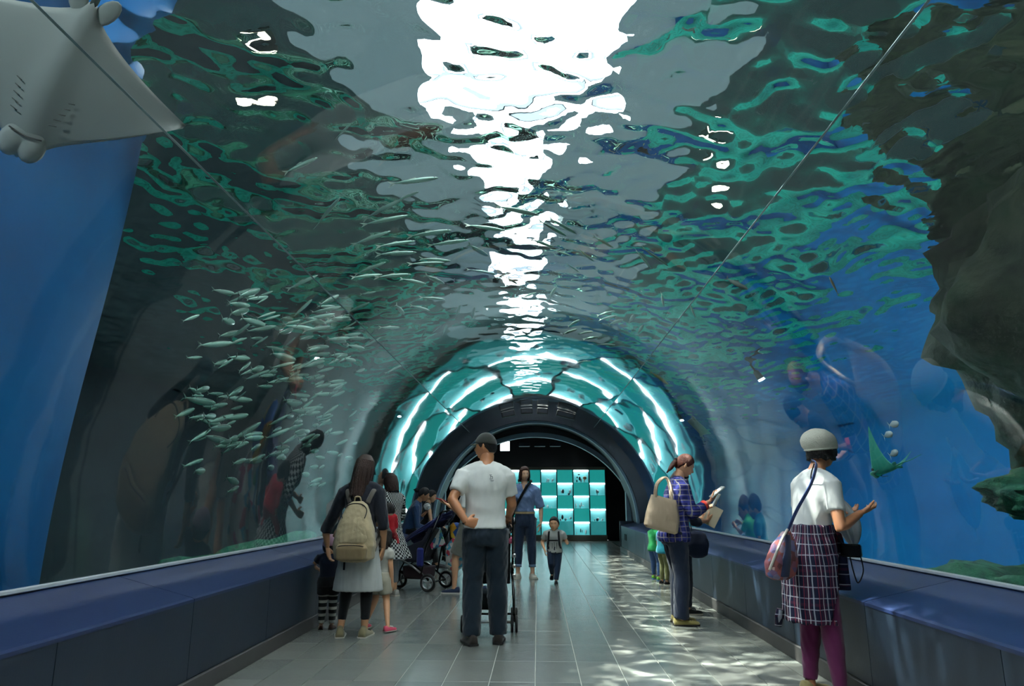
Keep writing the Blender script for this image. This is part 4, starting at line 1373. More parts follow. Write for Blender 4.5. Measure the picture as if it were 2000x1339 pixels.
# shirt tied round the waist: a top-level garment of its own
mb = MB(); H = P.H; rings = []
mid = P.torso(.024, .50, .63, n=48)
for i in range(18):
    f = i / 17
    z = .635 * H - f * (.635 * H - .44)
    t_ = max(0, (z / H - .50) / .13)
    ring = []
    for j in range(48):
        b0 = mid[min(16, int(t_ * 16))][j]
        a = 2 * math.pi * j / 48
        back = max(0, -math.sin(a))
        sc_ = 1 + .10 * f + .045 * f * math.sin(a * 11 + 1.3) * (.4 + .6 * back)
        v = Vector((b0.x * sc_, b0.y * sc_ * (1 + .12 * f), z))
        if math.sin(a) > .25 and f > .30:      # open at the front: hem rises
            v.z = .635 * H - .30 * (.635 * H - .44) - .01 * f
            v.y -= .02 * (f - .3)
        ring.append(v)
    rings.append(ring)
mb.loft(rings)
o = link('plaid_shirt', remesh(mb, .009, 2, .010, (7, 7, 3), 93), PL2, None, smooth=True)
wtop(o, P); tag(o, 'navy and maroon plaid shirt tied round the waist of the woman in the white beret', 'shirt')
sl = MB()
for sx in (-1, 1):
    sl.tube([(sx * .02, .155, .99), (sx * .04, .19, .95), (sx * .05, .195, .80), (sx * .055, .19, .62)], [.02, .03, .036, .040], 10)
    sl.ell((0, .165, .985), (.035, .025, .03), 12, 8)
link('tied_sleeves', remesh(sl, .009, 2, .006, (9, 9, 4), 94), PL2, o, smooth=True)
rim_ = MB().tube([(-.11, -.17, .50), (-.12, -.175, .46), (-.13, -.18, .40)], [.022, .026, .02], 10).build('cuff', PL2, o, smooth=True)
bm_ = cloth('beret_white', '#d9d6c8', var=.05, bump=.5)
mb = cap_shell(P, bm_, th=.17, lo=.16, back=-.22, puff=1.4)
mb.ell(P.HM @ Vector((-.006, -.022, .052)), (.106, .118, .088), 24, 14, M=P.HM.to_3x3().to_4x4())
o = link('beret', remesh(mb, .007, 3, .006, (10, 10, 8), 5), bm_, None, smooth=True)
wtop(o, P); tag(o, 'puffy white cap with a short peak on the head of the woman at right', 'hat')
brim(P, None, L=.05, w=.055, z=.02, tilt=-4).build('brim', bm_, o, smooth=True)
MB().tube([P.HM @ Vector(((.086) * math.cos(a) * P.hk, -.010 + .100 * math.sin(a) * P.hk, (.006 + .016 * math.sin(a)) * P.hk)) for a in [i * math.pi / 16 for i in range(32)]], [(.006, .011)] * 32, 8, closed=True).build('band', bm_, o, smooth=True)
# ================================================================ THINGS CARRIED AND PUSHED
def ribbon(pts, w, th, nrm=None):
    """flat strap along points"""
    mb = MB(); mb.tube(pts, [(w, th)] * len(pts), 8); return mb
def spl(pts, n=6):
    P_ = [Vector(p) for p in pts]; out = []
    for i in range(len(P_) - 1):
        p0 = P_[max(0, i - 1)]; p1 = P_[i]; p2 = P_[i + 1]; p3 = P_[min(len(P_) - 1, i + 2)]
        for k in range(n):
            t = k / n
            out.append(.5 * ((2 * p1) + (-p0 + p2) * t + (2 * p0 - 5 * p1 + 4 * p2 - p3) * t * t + (-p0 + 3 * p1 - 3 * p2 + p3) * t ** 3))
    out.append(P_[-1]); return out
def rbox_loft(secs, n=28, e=.55):
    """secs: (z, halfwidth, halfdepth, xoff, yoff)"""
    rings = []
    for z, a, b, xo, yo in secs:
        rings.append([(xo + a * math.copysign(abs(math.cos(t)) ** e, math.cos(t)), yo + b * math.copysign(abs(math.sin(t)) ** e, math.sin(t)), z) for t in [2 * math.pi * q / n for q in range(n)]])
    return MB().loft(rings)

# ---- beige backpack
bk = empty('backpack', (-1.605, 6.245, .64), R(-3))
tag(bk, 'beige canvas backpack on the back of the woman in the navy cardigan', 'backpack')
M_BK = cloth('backpack_beige', '#a39374', var=.10, bump=.1, bscale=160)
M_BKD = cloth('backpack_dark_tan', '#7f6d50', var=.08)  # darker tan for the front pocket
me = remesh(rbox_loft([(0, .10, .05, 0, 0), (.03, .17, .085, 0, 0), (.14, .185, .10, 0, 0), (.27, .165, .095, 0, 0), (.40, .12, .075, 0, .015), (.48, .085, .055, 0, .03), (.515, .04, .03, 0, .04)]), .008, 3, .007, (8, 8, 5), 5)
link('bag_body', me, M_BK, bk, smooth=True)
me = remesh(rbox_loft([(.015, .09, .03, 0, -.075), (.03, .135, .045, 0, -.08), (.12, .14, .052, 0, -.08), (.155, .12, .035, 0, -.075)]), .007, 3, .003)
pk = link('front_pocket', me, M_BKD, bk, smooth=True)
MB().tube(spl([(-.125, -.10, .13), (-.08, -.128, .142), (0, -.134, .146), (.08, -.128, .142), (.125, -.10, .13)]), .004, 6).build('zip', BLACK, pk, smooth=True)
me = remesh(rbox_loft([(.16, .135, .05, 0, -.055), (.20, .145, .055, 0, -.05), (.33, .115, .050, 0, -.035), (.42, .07, .035, 0, -.015)]), .007, 3, .005, (10, 10, 6), 3)
link('top_pocket', me, M_BK, bk, smooth=True)
MB().tube(spl([(-.10, -.075, .37), (-.11, -.055, .44), (-.05, -.02, .49), (.05, -.02, .49), (.11, -.055, .44), (.10, -.075, .37)]), .0045, 6).build('zip', BLACK, bk, smooth=True)
MB().tube(spl([(-.03, .03, .51), (-.02, .02, .55), (.02, .02, .55), (.03, .03, .51)]), .007, 6).build('handle', M_BK, bk, smooth=True)
for sx in (-1, 1):
    ribbon(spl([(sx * .08, .06, .50), (sx * .12, .09, .60), (sx * .125, .17, .625), (sx * .135, .245, .54), (sx * .15, .255, .36), (sx * .17, .16, .20), (sx * .16, .05, .08)]), .022, .006).build('strap', cloth('strap_grey', '#4f4a44'), bk, smooth=True)

def slab_thing(name, label, cat, loc, rot, size, m, bev=.004, screen=None, group=None):
    t = MB().box((0, 0, 0), size, bev=bev).build(name, m)
    t.location = loc; t.rotation_euler = rot
    tag(t, label, cat, group)
    if screen is not None:
        MB().box((0, 0, size[2] / 2 + .0006), (size[0] * .88, size[1] * .9, .0012)).build('screen', screen, t)
    return t
def world(fig, v):
    return fig.root.matrix_basis @ Vector(v)
for f_ in (MAN, BPW, SEAT, PH, BLUE, BOY, PONY, COMP, CAPW):
    f_.root.matrix_basis = Matrix.Translation(f_.root.location) @ Matrix.Rotation(f_.root.rotation_euler.z, 4, 'Z')
M_PHONEB = mat('phone_black', '#0a0b0d', rough=.2)
g_ = world(BPW, BPW.hd['R']['grip'])
slab_thing('phone', 'dark phone in the right hand of the backpack woman', 'phone', g_ + Vector((-.005, .0, -.01)), (R(95), 0, R(80)), (.075, .15, .010), M_PHONEB, screen=mat('screen_off', '#11161c', rough=.1))
g_ = world(PH, PH.hd['L']['grip'])
slab_thing('phone', 'phone in a red case held out left of the man in white', 'phone', g_ + Vector((-.03, 0, .015)), (R(15), R(15), R(70)), (.075, .15, .011), mat('phone_red', '#a01830', rough=.4), screen=mat('screen_dim', '#1c2026', rough=.1))
# booklets held by the ponytail woman
g_ = world(PONY, PONY.hd['R']['grip'])
slab_thing('booklet', 'white booklet held up in front of the ponytail woman', 'booklet', g_ + Vector((.03, -.01, .03)), (R(4), R(-38), 0), (.17, .11, .014), mat('paper_white', '#e4e4de', rough=.6))
g_ = world(PONY, PONY.hd['L']['grip'])
slab_thing('phone', 'pale phone in the lower hand of the ponytail woman', 'phone', g_ + Vector((.03, -.03, .03)), (R(6), R(-58), 0), (.15, .075, .010), mat('phone_white', '#d8d4cc', rough=.3), screen=mat('screen_pale', '#8d9aa0', rough=.1))
g_ = world(COMP, COMP.hd['R']['grip'])
slab_thing('leaflet', 'tan leaflet held low behind the ponytail woman', 'leaflet', g_ + Vector((.0, -.03, .0)), (R(70), R(-60), 0), (.22, .15, .006), mat('paper_tan', '#b9aa90', rough=.6))
nb_ = empty('handbag', (1.66, 7.56, .58))
tag(nb_, 'navy shoulder bag hanging between the ponytail woman and the right wall', 'bag')
link('bag_body', remesh(rbox_loft([(0, .05, .03, 0, 0), (.03, .10, .05, 0, 0), (.14, .12, .06, 0, 0), (.24, .09, .04, 0, 0), (.27, .04, .02, 0, 0)]), .008, 3, .006), cloth('bag_navy', '#152038'), nb_, smooth=True)
MB().tube(spl([(-.05, 0, .25), (-.06, .03, .42), (-.08, .14, .62), (-.02, .2, .66)]), .006, 6).build('strap', cloth('bag_strap_navy', '#10182a'), nb_, smooth=True)
# tote of the ponytail woman
tt = empty('tote_bag', (1.17, 6.93, .88), R(6))
tag(tt, 'beige leather tote hanging from the shoulder of the ponytail woman', 'bag')
M_TOTE = mat('tote_beige', '#a8937c', rough=.55, var=.08, bump=.1)
def totesec(z, w): return (z, w, .055 if z > .05 else .05, -.02 * z, 0)
o = link('bag_body', remesh(rbox_loft([(0, .14, .045, .01, 0), (.02, .165, .065, .01, 0), (.15, .16, .062, 0, 0), (.28, .135, .040, -.015, 0), (.315, .125, .022, -.02, 0)]), .008, 3, .007, (7, 7, 5), 8), M_TOTE, tt, smooth=True)
o.rotation_euler = (0, R(14), 0)
for dy in (-.025, .03):
    ribbon(spl([(-.03, dy, .30), (-.01, dy, .42), (.06, dy + .10, .48), (.12, dy + .14, .505), (.15, dy + .12, .46), (.14, dy + .03, .34), (.13, dy, .26)]), .012, .005).build('strap', M_TOTE, tt, smooth=True)
# ---- strap bag of the woman in blue
sb = empty('shoulder_bag', (-.44, 11.145, .66))
tag(sb, 'black bag on a diagonal strap across the blue shirt', 'bag')
link('bag_body', remesh(rbox_loft([(0, .04, .07, 0, 0), (.03, .055, .12, 0, 0), (.18, .055, .12, 0, 0), (.22, .03, .08, 0, 0)]), .009, 2), BLACK, sb, smooth=True)
ribbon(spl([(.03, -.02, .20), (.07, -.11, .34), (.17, -.175, .53), (.27, -.165, .70), (.34, -.08, .79), (.345, .0, .80), (.30, .08, .74), (.16, .12, .50), (.03, .04, .22)]), .020, .004).build('strap', BLACK, sb, smooth=True)
# ---- boy's harness backpack
hb = empty('backpack', (.24, 10.545, .44), R(-4))
tag(hb, 'black child backpack with chest strap worn by the running boy', 'backpack')
link('bag_body', remesh(rbox_loft([(0, .07, .04, 0, .03), (.03, .09, .05, 0, .03), (.18, .085, .05, 0, .03), (.23, .05, .03, 0, .02)]), .008, 2), BLACK, hb, smooth=True)
for sx in (-1, 1):
    ribbon(spl([(sx * .05, .0, .20), (sx * .062, -.03, .268), (sx * .07, -.115, .275), (sx * .075, -.180, .20), (sx * .085, -.180, .10), (sx * .098, -.08, .04), (sx * .085, .0, .03)]), .016, .006).build('strap', BLACK, hb, smooth=True)
ribbon([(-.075, -.186, .155), (0, -.195, .155), (.075, -.186, .155)], .010, .004).build('chest_strap', BLACK, hb, smooth=True)
# ---- seated woman's backpack and baby cloth
sbp = empty('backpack', (-2.42, 12.06, .60), R(-80))
tag(sbp, 'navy backpack with an orange pouch on the back of the seated denim blouse woman', 'backpack')
link('bag_body', remesh(rbox_loft([(0, .10, .06, 0, 0), (.04, .14, .08, 0, 0), (.25, .13, .08, 0, .0), (.38, .07, .05, 0, .02)]), .010, 2, .005), cloth('backpack_navy', '#0f1626'), sbp, smooth=True)
MB().ell((.06, -.09, .12), (.06, .035, .06), 14, 10).build('pouch', cloth('pouch_orange', '#a86a24'), sbp, smooth=True)
g_ = world(SEAT, SEAT.hd['L']['grip'])
hk_ = link('handkerchief', remesh(MB().ell(g_ + Vector((.0, -.02, 0)), (.06, .035, .06), 16, 12), .008, 1, .02, (14, 14, 14), 4), WHITE, None, smooth=True)
tag(hk_, 'white patterned cloth held to the face of the seated denim blouse woman', 'cloth')
g_ = world(SEAT, SEAT.hd['R']['grip'])
slab_thing('leaflet', 'folded white leaflet on the lap of the seated denim blouse woman', 'leaflet', g_ + Vector((.02, -.03, .03)), (R(50), R(40), 0), (.20, .26, .004), mat('paper_lap', '#c4c4be', rough=.6))

# ---- cross-body bag, camera, umbrella of the woman at right
cb = empty('crossbody_bag', (1.475, 4.44, .70), R(25))
tag(cb, 'cross-body bag with patterned panel and blue strap at the hip of the right woman', 'bag')
T = NT('bag_floral'); tc = T.n('TexCoord'); vo = T.n('TexVoronoi', {'Vector': tc.outputs['Object'], 'Scale': 26.0})
cr = T.n('ValToRGB', {0: vo.outputs['Color']}); e_ = cr.color_ramp.elements; e_[0].color = lin('#3a1e28'); e_[1].color = lin('#b59488')
x_ = e_.new(.45); x_.color = lin('#8a4a48'); x_ = e_.new(.7); x_.color = lin('#3f4a78')
FLOR = T.surf(T.n('BsdfPrincipled', {'Base Color': cr, 'Roughness': .8}))
link('bag_body', remesh(rbox_loft([(0, .05, .03, -.02, 0), (.02, .09, .05, -.015, 0), (.10, .105, .06, 0, 0), (.20, .075, .045, .03, 0), (.28, .025, .02, .06, 0)]), .007, 3, .004), FLOR, cb, smooth=True)
MB().tube(spl([(-.115, -.02, .06), (-.08, -.05, .16), (-.02, -.045, .24), (.05, -.02, .29)]), (.008), 8).build('piping', cloth('piping_white', '#c9c2ba'), cb, smooth=True)
link('flap', remesh(rbox_loft([(.02, .035, .055, -.03, -.012), (.12, .04, .058, -.01, -.012), (.26, .02, .03, .045, -.008)]), .007, 2), cloth('flap_navy', '#17203a'), cb, smooth=True)
ribbon(spl([(.055, -.01, .27), (.11, -.045, .40), (.20, -.09, .56), (.29, -.065, .685), (.34, .01, .715)], 8), .013, .004).build('strap', cloth('strap_blue', '#2c3f6e'), cb, smooth=True)
cm = empty('camera', (1.95, 4.56, .86), R(-35))
tag(cm, 'black compact camera hanging by a cord at the front of the right woman', 'camera')
mb = MB().box((0, 0, 0), (.12, .05, .08), bev=.01); mb.build('camera_body', M_PHONEB, cm)
MB().tube([(0, .02, 0), (0, .07, -.01)], .028, 16).build('lens', M_PHONEB, cm, smooth=True)
MB().tube(spl([(-.05, 0, .04), (-.12, -.08, .22), (-.16, -.15, .42), (-.12, -.2, .53)]), .004, 6).build('cord', BLACK, cm, smooth=True)
MB().tube(spl([(.05, 0, -.03), (.055, .01, -.12), (.02, .0, -.19), (-.0, 0, -.12), (-.01, 0, -.04)]), .004, 6).build('cord', BLACK, cm, smooth=True)
um = empty('umbrella', (2.07, 4.80, .86))
tag(um, 'folded pale umbrella with translucent cloth held below the hands of the right woman', 'umbrella')
mb = MB(); rings = []
for i in range(10):
    f = i / 9; r_ = .008 + .055 * math.sin(math.pi * min(1, f * 1.02)) ** .8
    rings.append([(r_ * (1 + .35 * math.cos(6 * a)) * math.cos(a) - .10 * f * f, r_ * (1 + .35 * math.cos(6 * a)) * math.sin(a), f * .36) for a in [2 * math.pi * q / 36 for q in range(36)]])
mb.loft(rings); mb.build('cloth', cloth('umbrella_cloth', '#b5bcc0', var=.06), um, smooth=True)
MB().tube([(.02, 0, -.05), (-.02, 0, .2), (-.11, 0, .42)], .006, 8).build('shaft', mat('umbrella_steel', '#b9bcc0', metal=1, rough=.3), um, smooth=True)

# ---- wheels
M_TIRE = mat('tyre_black', '#0c0c0d', rough=.8); M_RIMW = mat('wheel_silver', '#b9bcbc', rough=.35, metal=.6); M_ALU = mat('aluminium', '#c3c4c0', rough=.3, metal=.8)
def wheel(parent, c, r, w, spokes=3, rimm=None):
    """axle along x"""
    t = empty('wheel', c); t.parent = parent
    mb = MB(); mb.tube([(0, (r - w * .5) * math.cos(a), (r - w * .5) * math.sin(a)) for a in [2 * math.pi * q / 28 for q in range(28)]], [(w * .55, w * .5)] * 28, 10, closed=True)
    mb.build('tyre', M_TIRE, t, smooth=True)
    mb = MB(); ri = r - w
    mb.tube([(0, ri * math.cos(a), ri * math.sin(a)) for a in [2 * math.pi * q / 28 for q in range(28)]], [(w * .42, w * .22)] * 28, 8, closed=True)
    for q in range(spokes):
        a = 2 * math.pi * q / spokes + .4
        mb.tube([(0, 0, 0), (0, ri * math.cos(a), ri * math.sin(a))], [(w * .35, r * .13), (w * .3, r * .17)], 8)
    mb.tube([(-w * .6, 0, 0), (w * .6, 0, 0)], r * .18, 14)
    mb.build('rim', rimm or M_RIMW, t, smooth=False)
    return t
# ---- navy three-wheeled stroller
st = empty('stroller', (-1.60, 9.70, 0), R(68))
tag(st, 'navy three-wheeled stroller with silver wheels by the left wall', 'stroller')
SN = cloth('stroller_navy', '#1a1f52'); SD = cloth('stroller_dark', '#0e1120')
wheel(st, (.0, .30, .115), .115, .036, 5)
wheel(st, (-.24, -.28, .115), .115, .040, 3); wheel(st, (.24, -.28, .115), .115, .040, 3)
mb = MB()
mb.tube([(-.24, -.28, .115), (.24, -.28, .115)], .011, 8)
for sx in (-1, 1):
    mb.tube([(sx * .20, -.28, .13), (sx * .17, -.06, .30), (sx * .16, .16, .36)], .013, 10)
    mb.tube([(sx * .04, .30, .115), (sx * .045, .27, .25), (sx * .15, .14, .36)], .010, 8)
mb.build('lower_frame', M_PHONEB, st, smooth=True)
for sx in (-1, 1):
    MB().tube([(sx * .205, .19, .40), (sx * .205, -.02, .31), (sx * .205, -.14, .235)], .013, 10).build('side_bar', M_ALU, st, smooth=True)
    MB().tube([(sx * .21, -.16, .22), (sx * .215, -.22, .55), (sx * .215, -.42, .98)], .012, 10).build('push_bar', M_PHONEB, st, smooth=True)
MB().tube([(-.215, -.42, .98), (-.20, -.47, 1.02), (.20, -.47, 1.02), (.215, -.42, .98)], .016, 10).build('handle', M_PHONEB, st, smooth=True)
seatb = MB()
seatb.loft([[(x, y, z) for x, z in ((-.18, z0), (.18, z0), (.19, z0 + .05), (-.19, z0 + .05))] for y, z0 in ((.26, .42), (.10, .36), (-.08, .36))])
seatb.loft([[(-.19, -.04, .36), (.19, -.04, .36), (.19, .02, .36), (-.19, .02, .36)], [(-.19, -.30, .78), (.19, -.30, .78), (.19, -.24, .80), (-.19, -.24, .80)]])
for sx in (-1, 1):
    seatb.loft([[(sx * .185, .24, .42), (sx * .20, .24, .42), (sx * .20, .20, .52), (sx * .185, .20, .52)], [(sx * .185, -.10, .37), (sx * .20, -.10, .37), (sx * .20, -.20, .66), (sx * .185, -.20, .66)]])
link('seat', remesh(seatb, .010, 3, .004), SD, st, smooth=True)
# folded canopy: stack of slanting navy ribs
for i in range(3):
    pts = [Vector((.215 * math.cos(a), .20 - .04 * i - .62 * math.sin(a) ** .7 * (1), .56 + .045 * i + .36 * math.sin(a) ** .7)) for a in [math.pi * q / 20 for q in range(21)]]
    MB().tube(pts, [(.024, .012)] * 21, 8).build('canopy_rib', SN, st, smooth=True)
cs = MB(); rings = []
for i in range(12):
    f = i / 11
    y = .20 - .60 * f; z = .58 + .36 * f
    rings.append([(-.21, y, z - .02), (-.19, y - .03, z + .05), (0, y - .05, z + .075), (.19, y - .03, z + .05), (.21, y, z - .02), (.20, y, z - .04), (0, y - .03, z + .055), (-.20, y, z - .04)])
cs.loft(rings); link('canopy', remesh(cs, .010, 2, .008, (12, 12, 12), 5), SN, st, smooth=True)
MB().tube(spl([(-.20, .20, .46), (-.19, .34, .50), (0, .40, .52), (.19, .34, .50), (.20, .20, .46)]), .014, 10).build('bumper_bar', M_PHONEB, st, smooth=True)
link('pillow', remesh(MB().ell((0, .10, .46), (.13, .12, .05), 20, 12), .01, 2, .006), WHITE, st, smooth=True)
bsk = rbox_loft([(.14, .14, .16, 0, .0), (.17, .17, .19, 0, .0), (.30, .18, .20, 0, .0)])
link('basket', remesh(bsk, .012, 2), mat('basket_dark', '#2b1a22', rough=.8), st, smooth=True)
MB().box((-.235, -.15, .43), (.05, .10, .24), bev=.02).build('bottle_pouch', cloth('pouch_blue', '#1d2668'), st)
# things hanging on the stroller
def printed(name, base, cols, sc=22):
    T = NT(name); tc = T.n('TexCoord'); vo = T.n('TexVoronoi', {'Vector': tc.outputs['Object'], 'Scale': float(sc)})
    sp = T.n('SeparateXYZ', {0: vo.outputs['Color']})
    cr = T.n('ValToRGB', {0: sp.outputs[0]}); cr.color_ramp.interpolation = 'CONSTANT'
    e = cr.color_ramp.elements
    while len(e) < len(cols) + 1: e.new(.5)
    for i, c in enumerate([base] + cols):
        e[i].position = 0 if i == 0 else .35 + .65 * (i - 1) / len(cols); e[i].color = lin(c)
    return T.surf(T.n('BsdfPrincipled', {'Base Color': cr, 'Roughness': .7}))
bb_ = empty('towel', (-1.335, 9.60, .56), R(-14))
tag(bb_, 'white hand towel with colourful print clipped to the navy stroller', 'towel')
o = link('cloth', remesh(MB().box((0, 0, .11), (.21, .02, .25)), .008, 2, .006, (8, 8, 8)), printed('towel_print', '#c8ccc6', ['#b02a5a', '#2a6a8a', '#3a8a5a'], 16), bb_, smooth=True); o.rotation_euler = (0, R(-22), 0)
MB().box((0, 0, .25), (.03, .03, .03), bev=.005).build('clip', M_PHONEB, bb_)
cbg = empty('shopping_bag', (-1.13, 9.72, .24))
tag(cbg, 'long patterned cloth bag in red, white and yellow hanging behind the stroller', 'bag')
link('bag_body', remesh(rbox_loft([(0, .06, .04, 0, 0), (.05, .11, .07, 0, 0), (.30, .12, .07, .0, 0), (.42, .05, .04, .02, 0)]), .009, 2, .010, (9, 9, 6), 3), printed('bag_print', '#bfb8b0', ['#b03040', '#d8d4cc', '#c05a78', '#3a8fa8'], 20), cbg, smooth=True)
link('yellow_pouch', remesh(rbox_loft([(.42, .07, .04, .02, 0), (.58, .08, .05, .01, 0), (.62, .04, .03, .01, 0)]), .009, 2, .006), printed('yellow_print', '#c89018', ['#2a58a0', '#d8b030'], 9), cbg, smooth=True)
MB().tube(spl([(0, 0, .60), (-.04, 0, .72), (-.10, -.01, .78)]), .006, 6).build('strap', M_PHONEB, cbg, smooth=True)
# ---- the man's black stroller
s2 = empty('stroller', (-.45, 6.78, 0), R(2))
tag(s2, 'black folding stroller pushed by the man in the white T-shirt', 'stroller')
for sx in (-1, 1):
    for yy in (-.14, .32):
        for d in (-.02, .02):
            wheel(s2, (sx * .225 + d, yy, .075), .075, .022, 5, mat('wheel_grey', '#5a564f', rough=.6) if (d < 0 and yy < 0 and sx < 0) else bpy.data.materials['wheel_grey'])
    MB().tube([(sx * .225, -.14, .09), (sx * .22, -.10, .35), (sx * .20, .10, .52), (sx * .20, .28, .56)], .012, 8).build('frame_tube', M_PHONEB, s2, smooth=True)
    MB().tube([(sx * .225, .32, .09), (sx * .21, .10, .45), (sx * .215, -.18, .88), (sx * .225, -.26, .98)], .012, 8).build('frame_tube', M_PHONEB, s2, smooth=True)
    MB().tube([(sx * .225, -.26, .98), (sx * .225, -.33, 1.0), (sx * .225, -.38, .96)], .016, 8).build('handle', M_PHONEB, s2, smooth=True)
MB().tube([(-.225, -.14, .09), (.225, -.14, .09)], .012, 8).build('axle', M_ALU, s2, smooth=True)
MB().tube([(-.225, .32, .09), (.225, .32, .09)], .010, 8).build('axle', M_PHONEB, s2, smooth=True)
sb2 = MB()
sb2.loft([[(-.18, .26, .50), (.18, .26, .50), (.18, .26, .54), (-.18, .26, .54)], [(-.18, .02, .40), (.18, .02, .40), (.18, .02, .45), (-.18, .02, .45)]])
sb2.loft([[(-.19, .05, .40), (.19, .05, .40), (.19, .10, .42), (-.19, .10, .42)], [(-.19, -.14, .86), (.19, -.14, .86), (.19, -.08, .88), (-.19, -.08, .88)]])
link('seat', remesh(sb2, .010, 2, .004), BLACK, s2, smooth=True)
cn = MB(); rings = []
for i in range(9):
    a = math.pi * .5 * i / 8 + .15
    rings.append([(-.20, -.12 + .34 * math.sin(a) * u, .72 + .26 * math.cos(a) * u) for u in (1.0,)] + [(x, -.12 + .36 * math.sin(a), .74 + .26 * math.cos(a)) for x in (-.12, 0, .12)] + [(.20, -.12 + .34 * math.sin(a), .72 + .26 * math.cos(a))] + [(x, -.12 + .33 * math.sin(a), .71 + .26 * math.cos(a)) for x in (.12, 0, -.12)])
cn.loft(rings); link('canopy', remesh(cn, .012, 1), BLACK, s2, smooth=True)
link('basket', remesh(rbox_loft([(.18, .12, .14, 0, .08), (.22, .16, .17, 0, .08), (.33, .17, .18, 0, .08)]), .012, 2), BLACK, s2, smooth=True)
MB().box((.19, -.10, .80), (.05, .05, .06), bev=.015).build('toy', cloth('toy_pink', '#c4607c'), s2)
for q, zz in enumerate((.66, .56, .47)):
    MB().box((.225, -.06 + .05 * q, zz), (.035, .03, .035), bev=.008).build('clip', M_ALU, s2)
# ================================================================ FISH
M_FS = mat('fish_silver', '#84b8a6', rough=.32, metal=.15, var=.15, scale=30)
M_FB = mat('fish_back', '#2f5a4e', rough=.35, metal=.1)
M_FIN = mat('fish_fin', '#8fae9c', rough=.5)
M_RAYT = mat('ray_back', '#3f4a44', rough=.6); M_RAYB = mat('ray_belly', '#b4b6ae', rough=.6, var=.10, scale=3)
def fish_mesh(depth=.17, thick=.09, simple=False, bodylen=.82):
    """unit length fish along +x (head at +.5); returns body, tail, dorsal builders"""
    mb = MB(); rings = []; n = 12 if not simple else 10
    prof = [(.50, .12), (.46, .42), (.38, .72), (.24, .95), (.06, 1.0), (-.12, .80), (-.26, .46), (-.34, .22), (-.38, .16)]
    for x, k in prof:
        rings.append([(x, thick * .5 * k * math.cos(a), depth * .5 * k * math.sin(a) * (1.08 if math.sin(a) < 0 else .92)) for a in [2 * math.pi * q / n for q in range(n)]])
    mb.loft(rings)
    mb.mi = [1 if sum(mb.v[i][2] for i in f) / len(f) > depth * .22 else 0 for f in mb.f]
    tl = MB()
    tl.v = [(-.36, 0, .018), (-.50, .002, depth * .62), (-.435, 0, 0), (-.50, -.002, -depth * .62), (-.36, 0, -.018), (-.36, .006, 0)]
    tl.f = [(0, 1, 2, 5), (2, 3, 4, 5), (5, 2, 1, 0), (5, 4, 3, 2)]; tl.mi = [0] * 4
    tl = MB()
    for sg in (1, -1):
        a = [(-.355, 0, 0), (-.355, 0, sg * .02), (-.50, 0, sg * depth * .65), (-.44, 0, sg * .012)]
        k = len(tl.v)
        tl.v += [(x, .004, z) for x, y, z in a] + [(x, -.004, z) for x, y, z in a]
        tl.f += [(k, k + 1, k + 2, k + 3), (k + 7, k + 6, k + 5, k + 4), (k, k + 4, k + 5, k + 1), (k + 1, k + 5, k + 6, k + 2), (k + 2, k + 6, k + 7, k + 3), (k + 3, k + 7, k + 4, k)]
    tl.mi = [0] * len(tl.f)
    dr = MB()
    for zz, x0, x1, h in ((1, .10, -.08, .05), (-1, -.10, -.22, .035)):
        base = depth * .43 * zz * (1 if zz > 0 else .8)
        k = len(dr.v); a = [(x0, base), (x0 - .05, base + zz * h), (x1, base + zz * h * .3), (x1, base - zz * .01)]
        dr.v += [(x, .003, z) for x, z in a] + [(x, -.003, z) for x, z in a]
        dr.f += [(k, k + 1, k + 2, k + 3), (k + 7, k + 6, k + 5, k + 4), (k, k + 4, k + 5, k + 1), (k + 1, k + 5, k + 6, k + 2), (k + 2, k + 6, k + 7, k + 3), (k + 3, k + 7, k + 4, k)]
    dr.mi = [0] * len(dr.f)
    return mb, tl, dr
def fish_proto(depth, thick, mats=(None, None), fin=None, joined=False):
    b, t, d = fish_mesh(depth, thick)
    m0, m1 = mats
    if joined:
        k = len(b.v); b.v += t.v; b.f += [tuple(i + k for i in f) for f in t.f]; b.mi += [1] * len(t.f)
        me = b.mesh('fish'); me.materials.append(m0); me.materials.append(m1)
        me.polygons.foreach_set('use_smooth', [True] * len(me.polygons)); return me
    out = []
    for q, ms in ((b, (m0, m1)), (t, (fin,)), (d, (fin,))):
        me = q.mesh('fish')
        for x in ms: me.materials.append(x)
        me.polygons.foreach_set('use_smooth', [q is b] * len(me.polygons)); out.append(me)
    ey = MB()
    for sg in (-1, 1): ey.ell((.42, sg * thick * .24, depth * .06), (.018, .008, .018), 8, 6)
    me = ey.mesh('eye'); me.materials.append(M_IRIS); out.append(me)
    return out
PROTO = fish_proto(.17, .10, (M_FS, M_FB), M_FIN)
PROTOJ = fish_proto(.19, .10, (M_FS, M_FB), joined=True)
def orient(d, roll=0.0):
    q = Vector(d).to_track_quat('X', 'Z').to_matrix().to_4x4()
    return q @ Matrix.Rotation(roll, 4, 'X')
def place_fish(c, d, L, proto, name='sardine', label=None, group=None, cat='fish', roll=0.0):
    Mx = Matrix.Translation(c) @ orient(d, roll) @ Matrix.Scale(L, 4)
    if isinstance(proto, list):
        o = bpy.data.objects.new(name, proto[0]); COL.objects.link(o); o.matrix_world = Mx
        for nm, me in zip(('tail_fin', 'dorsal_fin', 'eye'), proto[1:]):
            ch = bpy.data.objects.new(nm, me); COL.objects.link(ch); ch.parent = o
    else:
        o = bpy.data.objects.new(name, proto); COL.objects.link(o); o.matrix_world = Mx
    tag(o, label, cat, group)
    return o
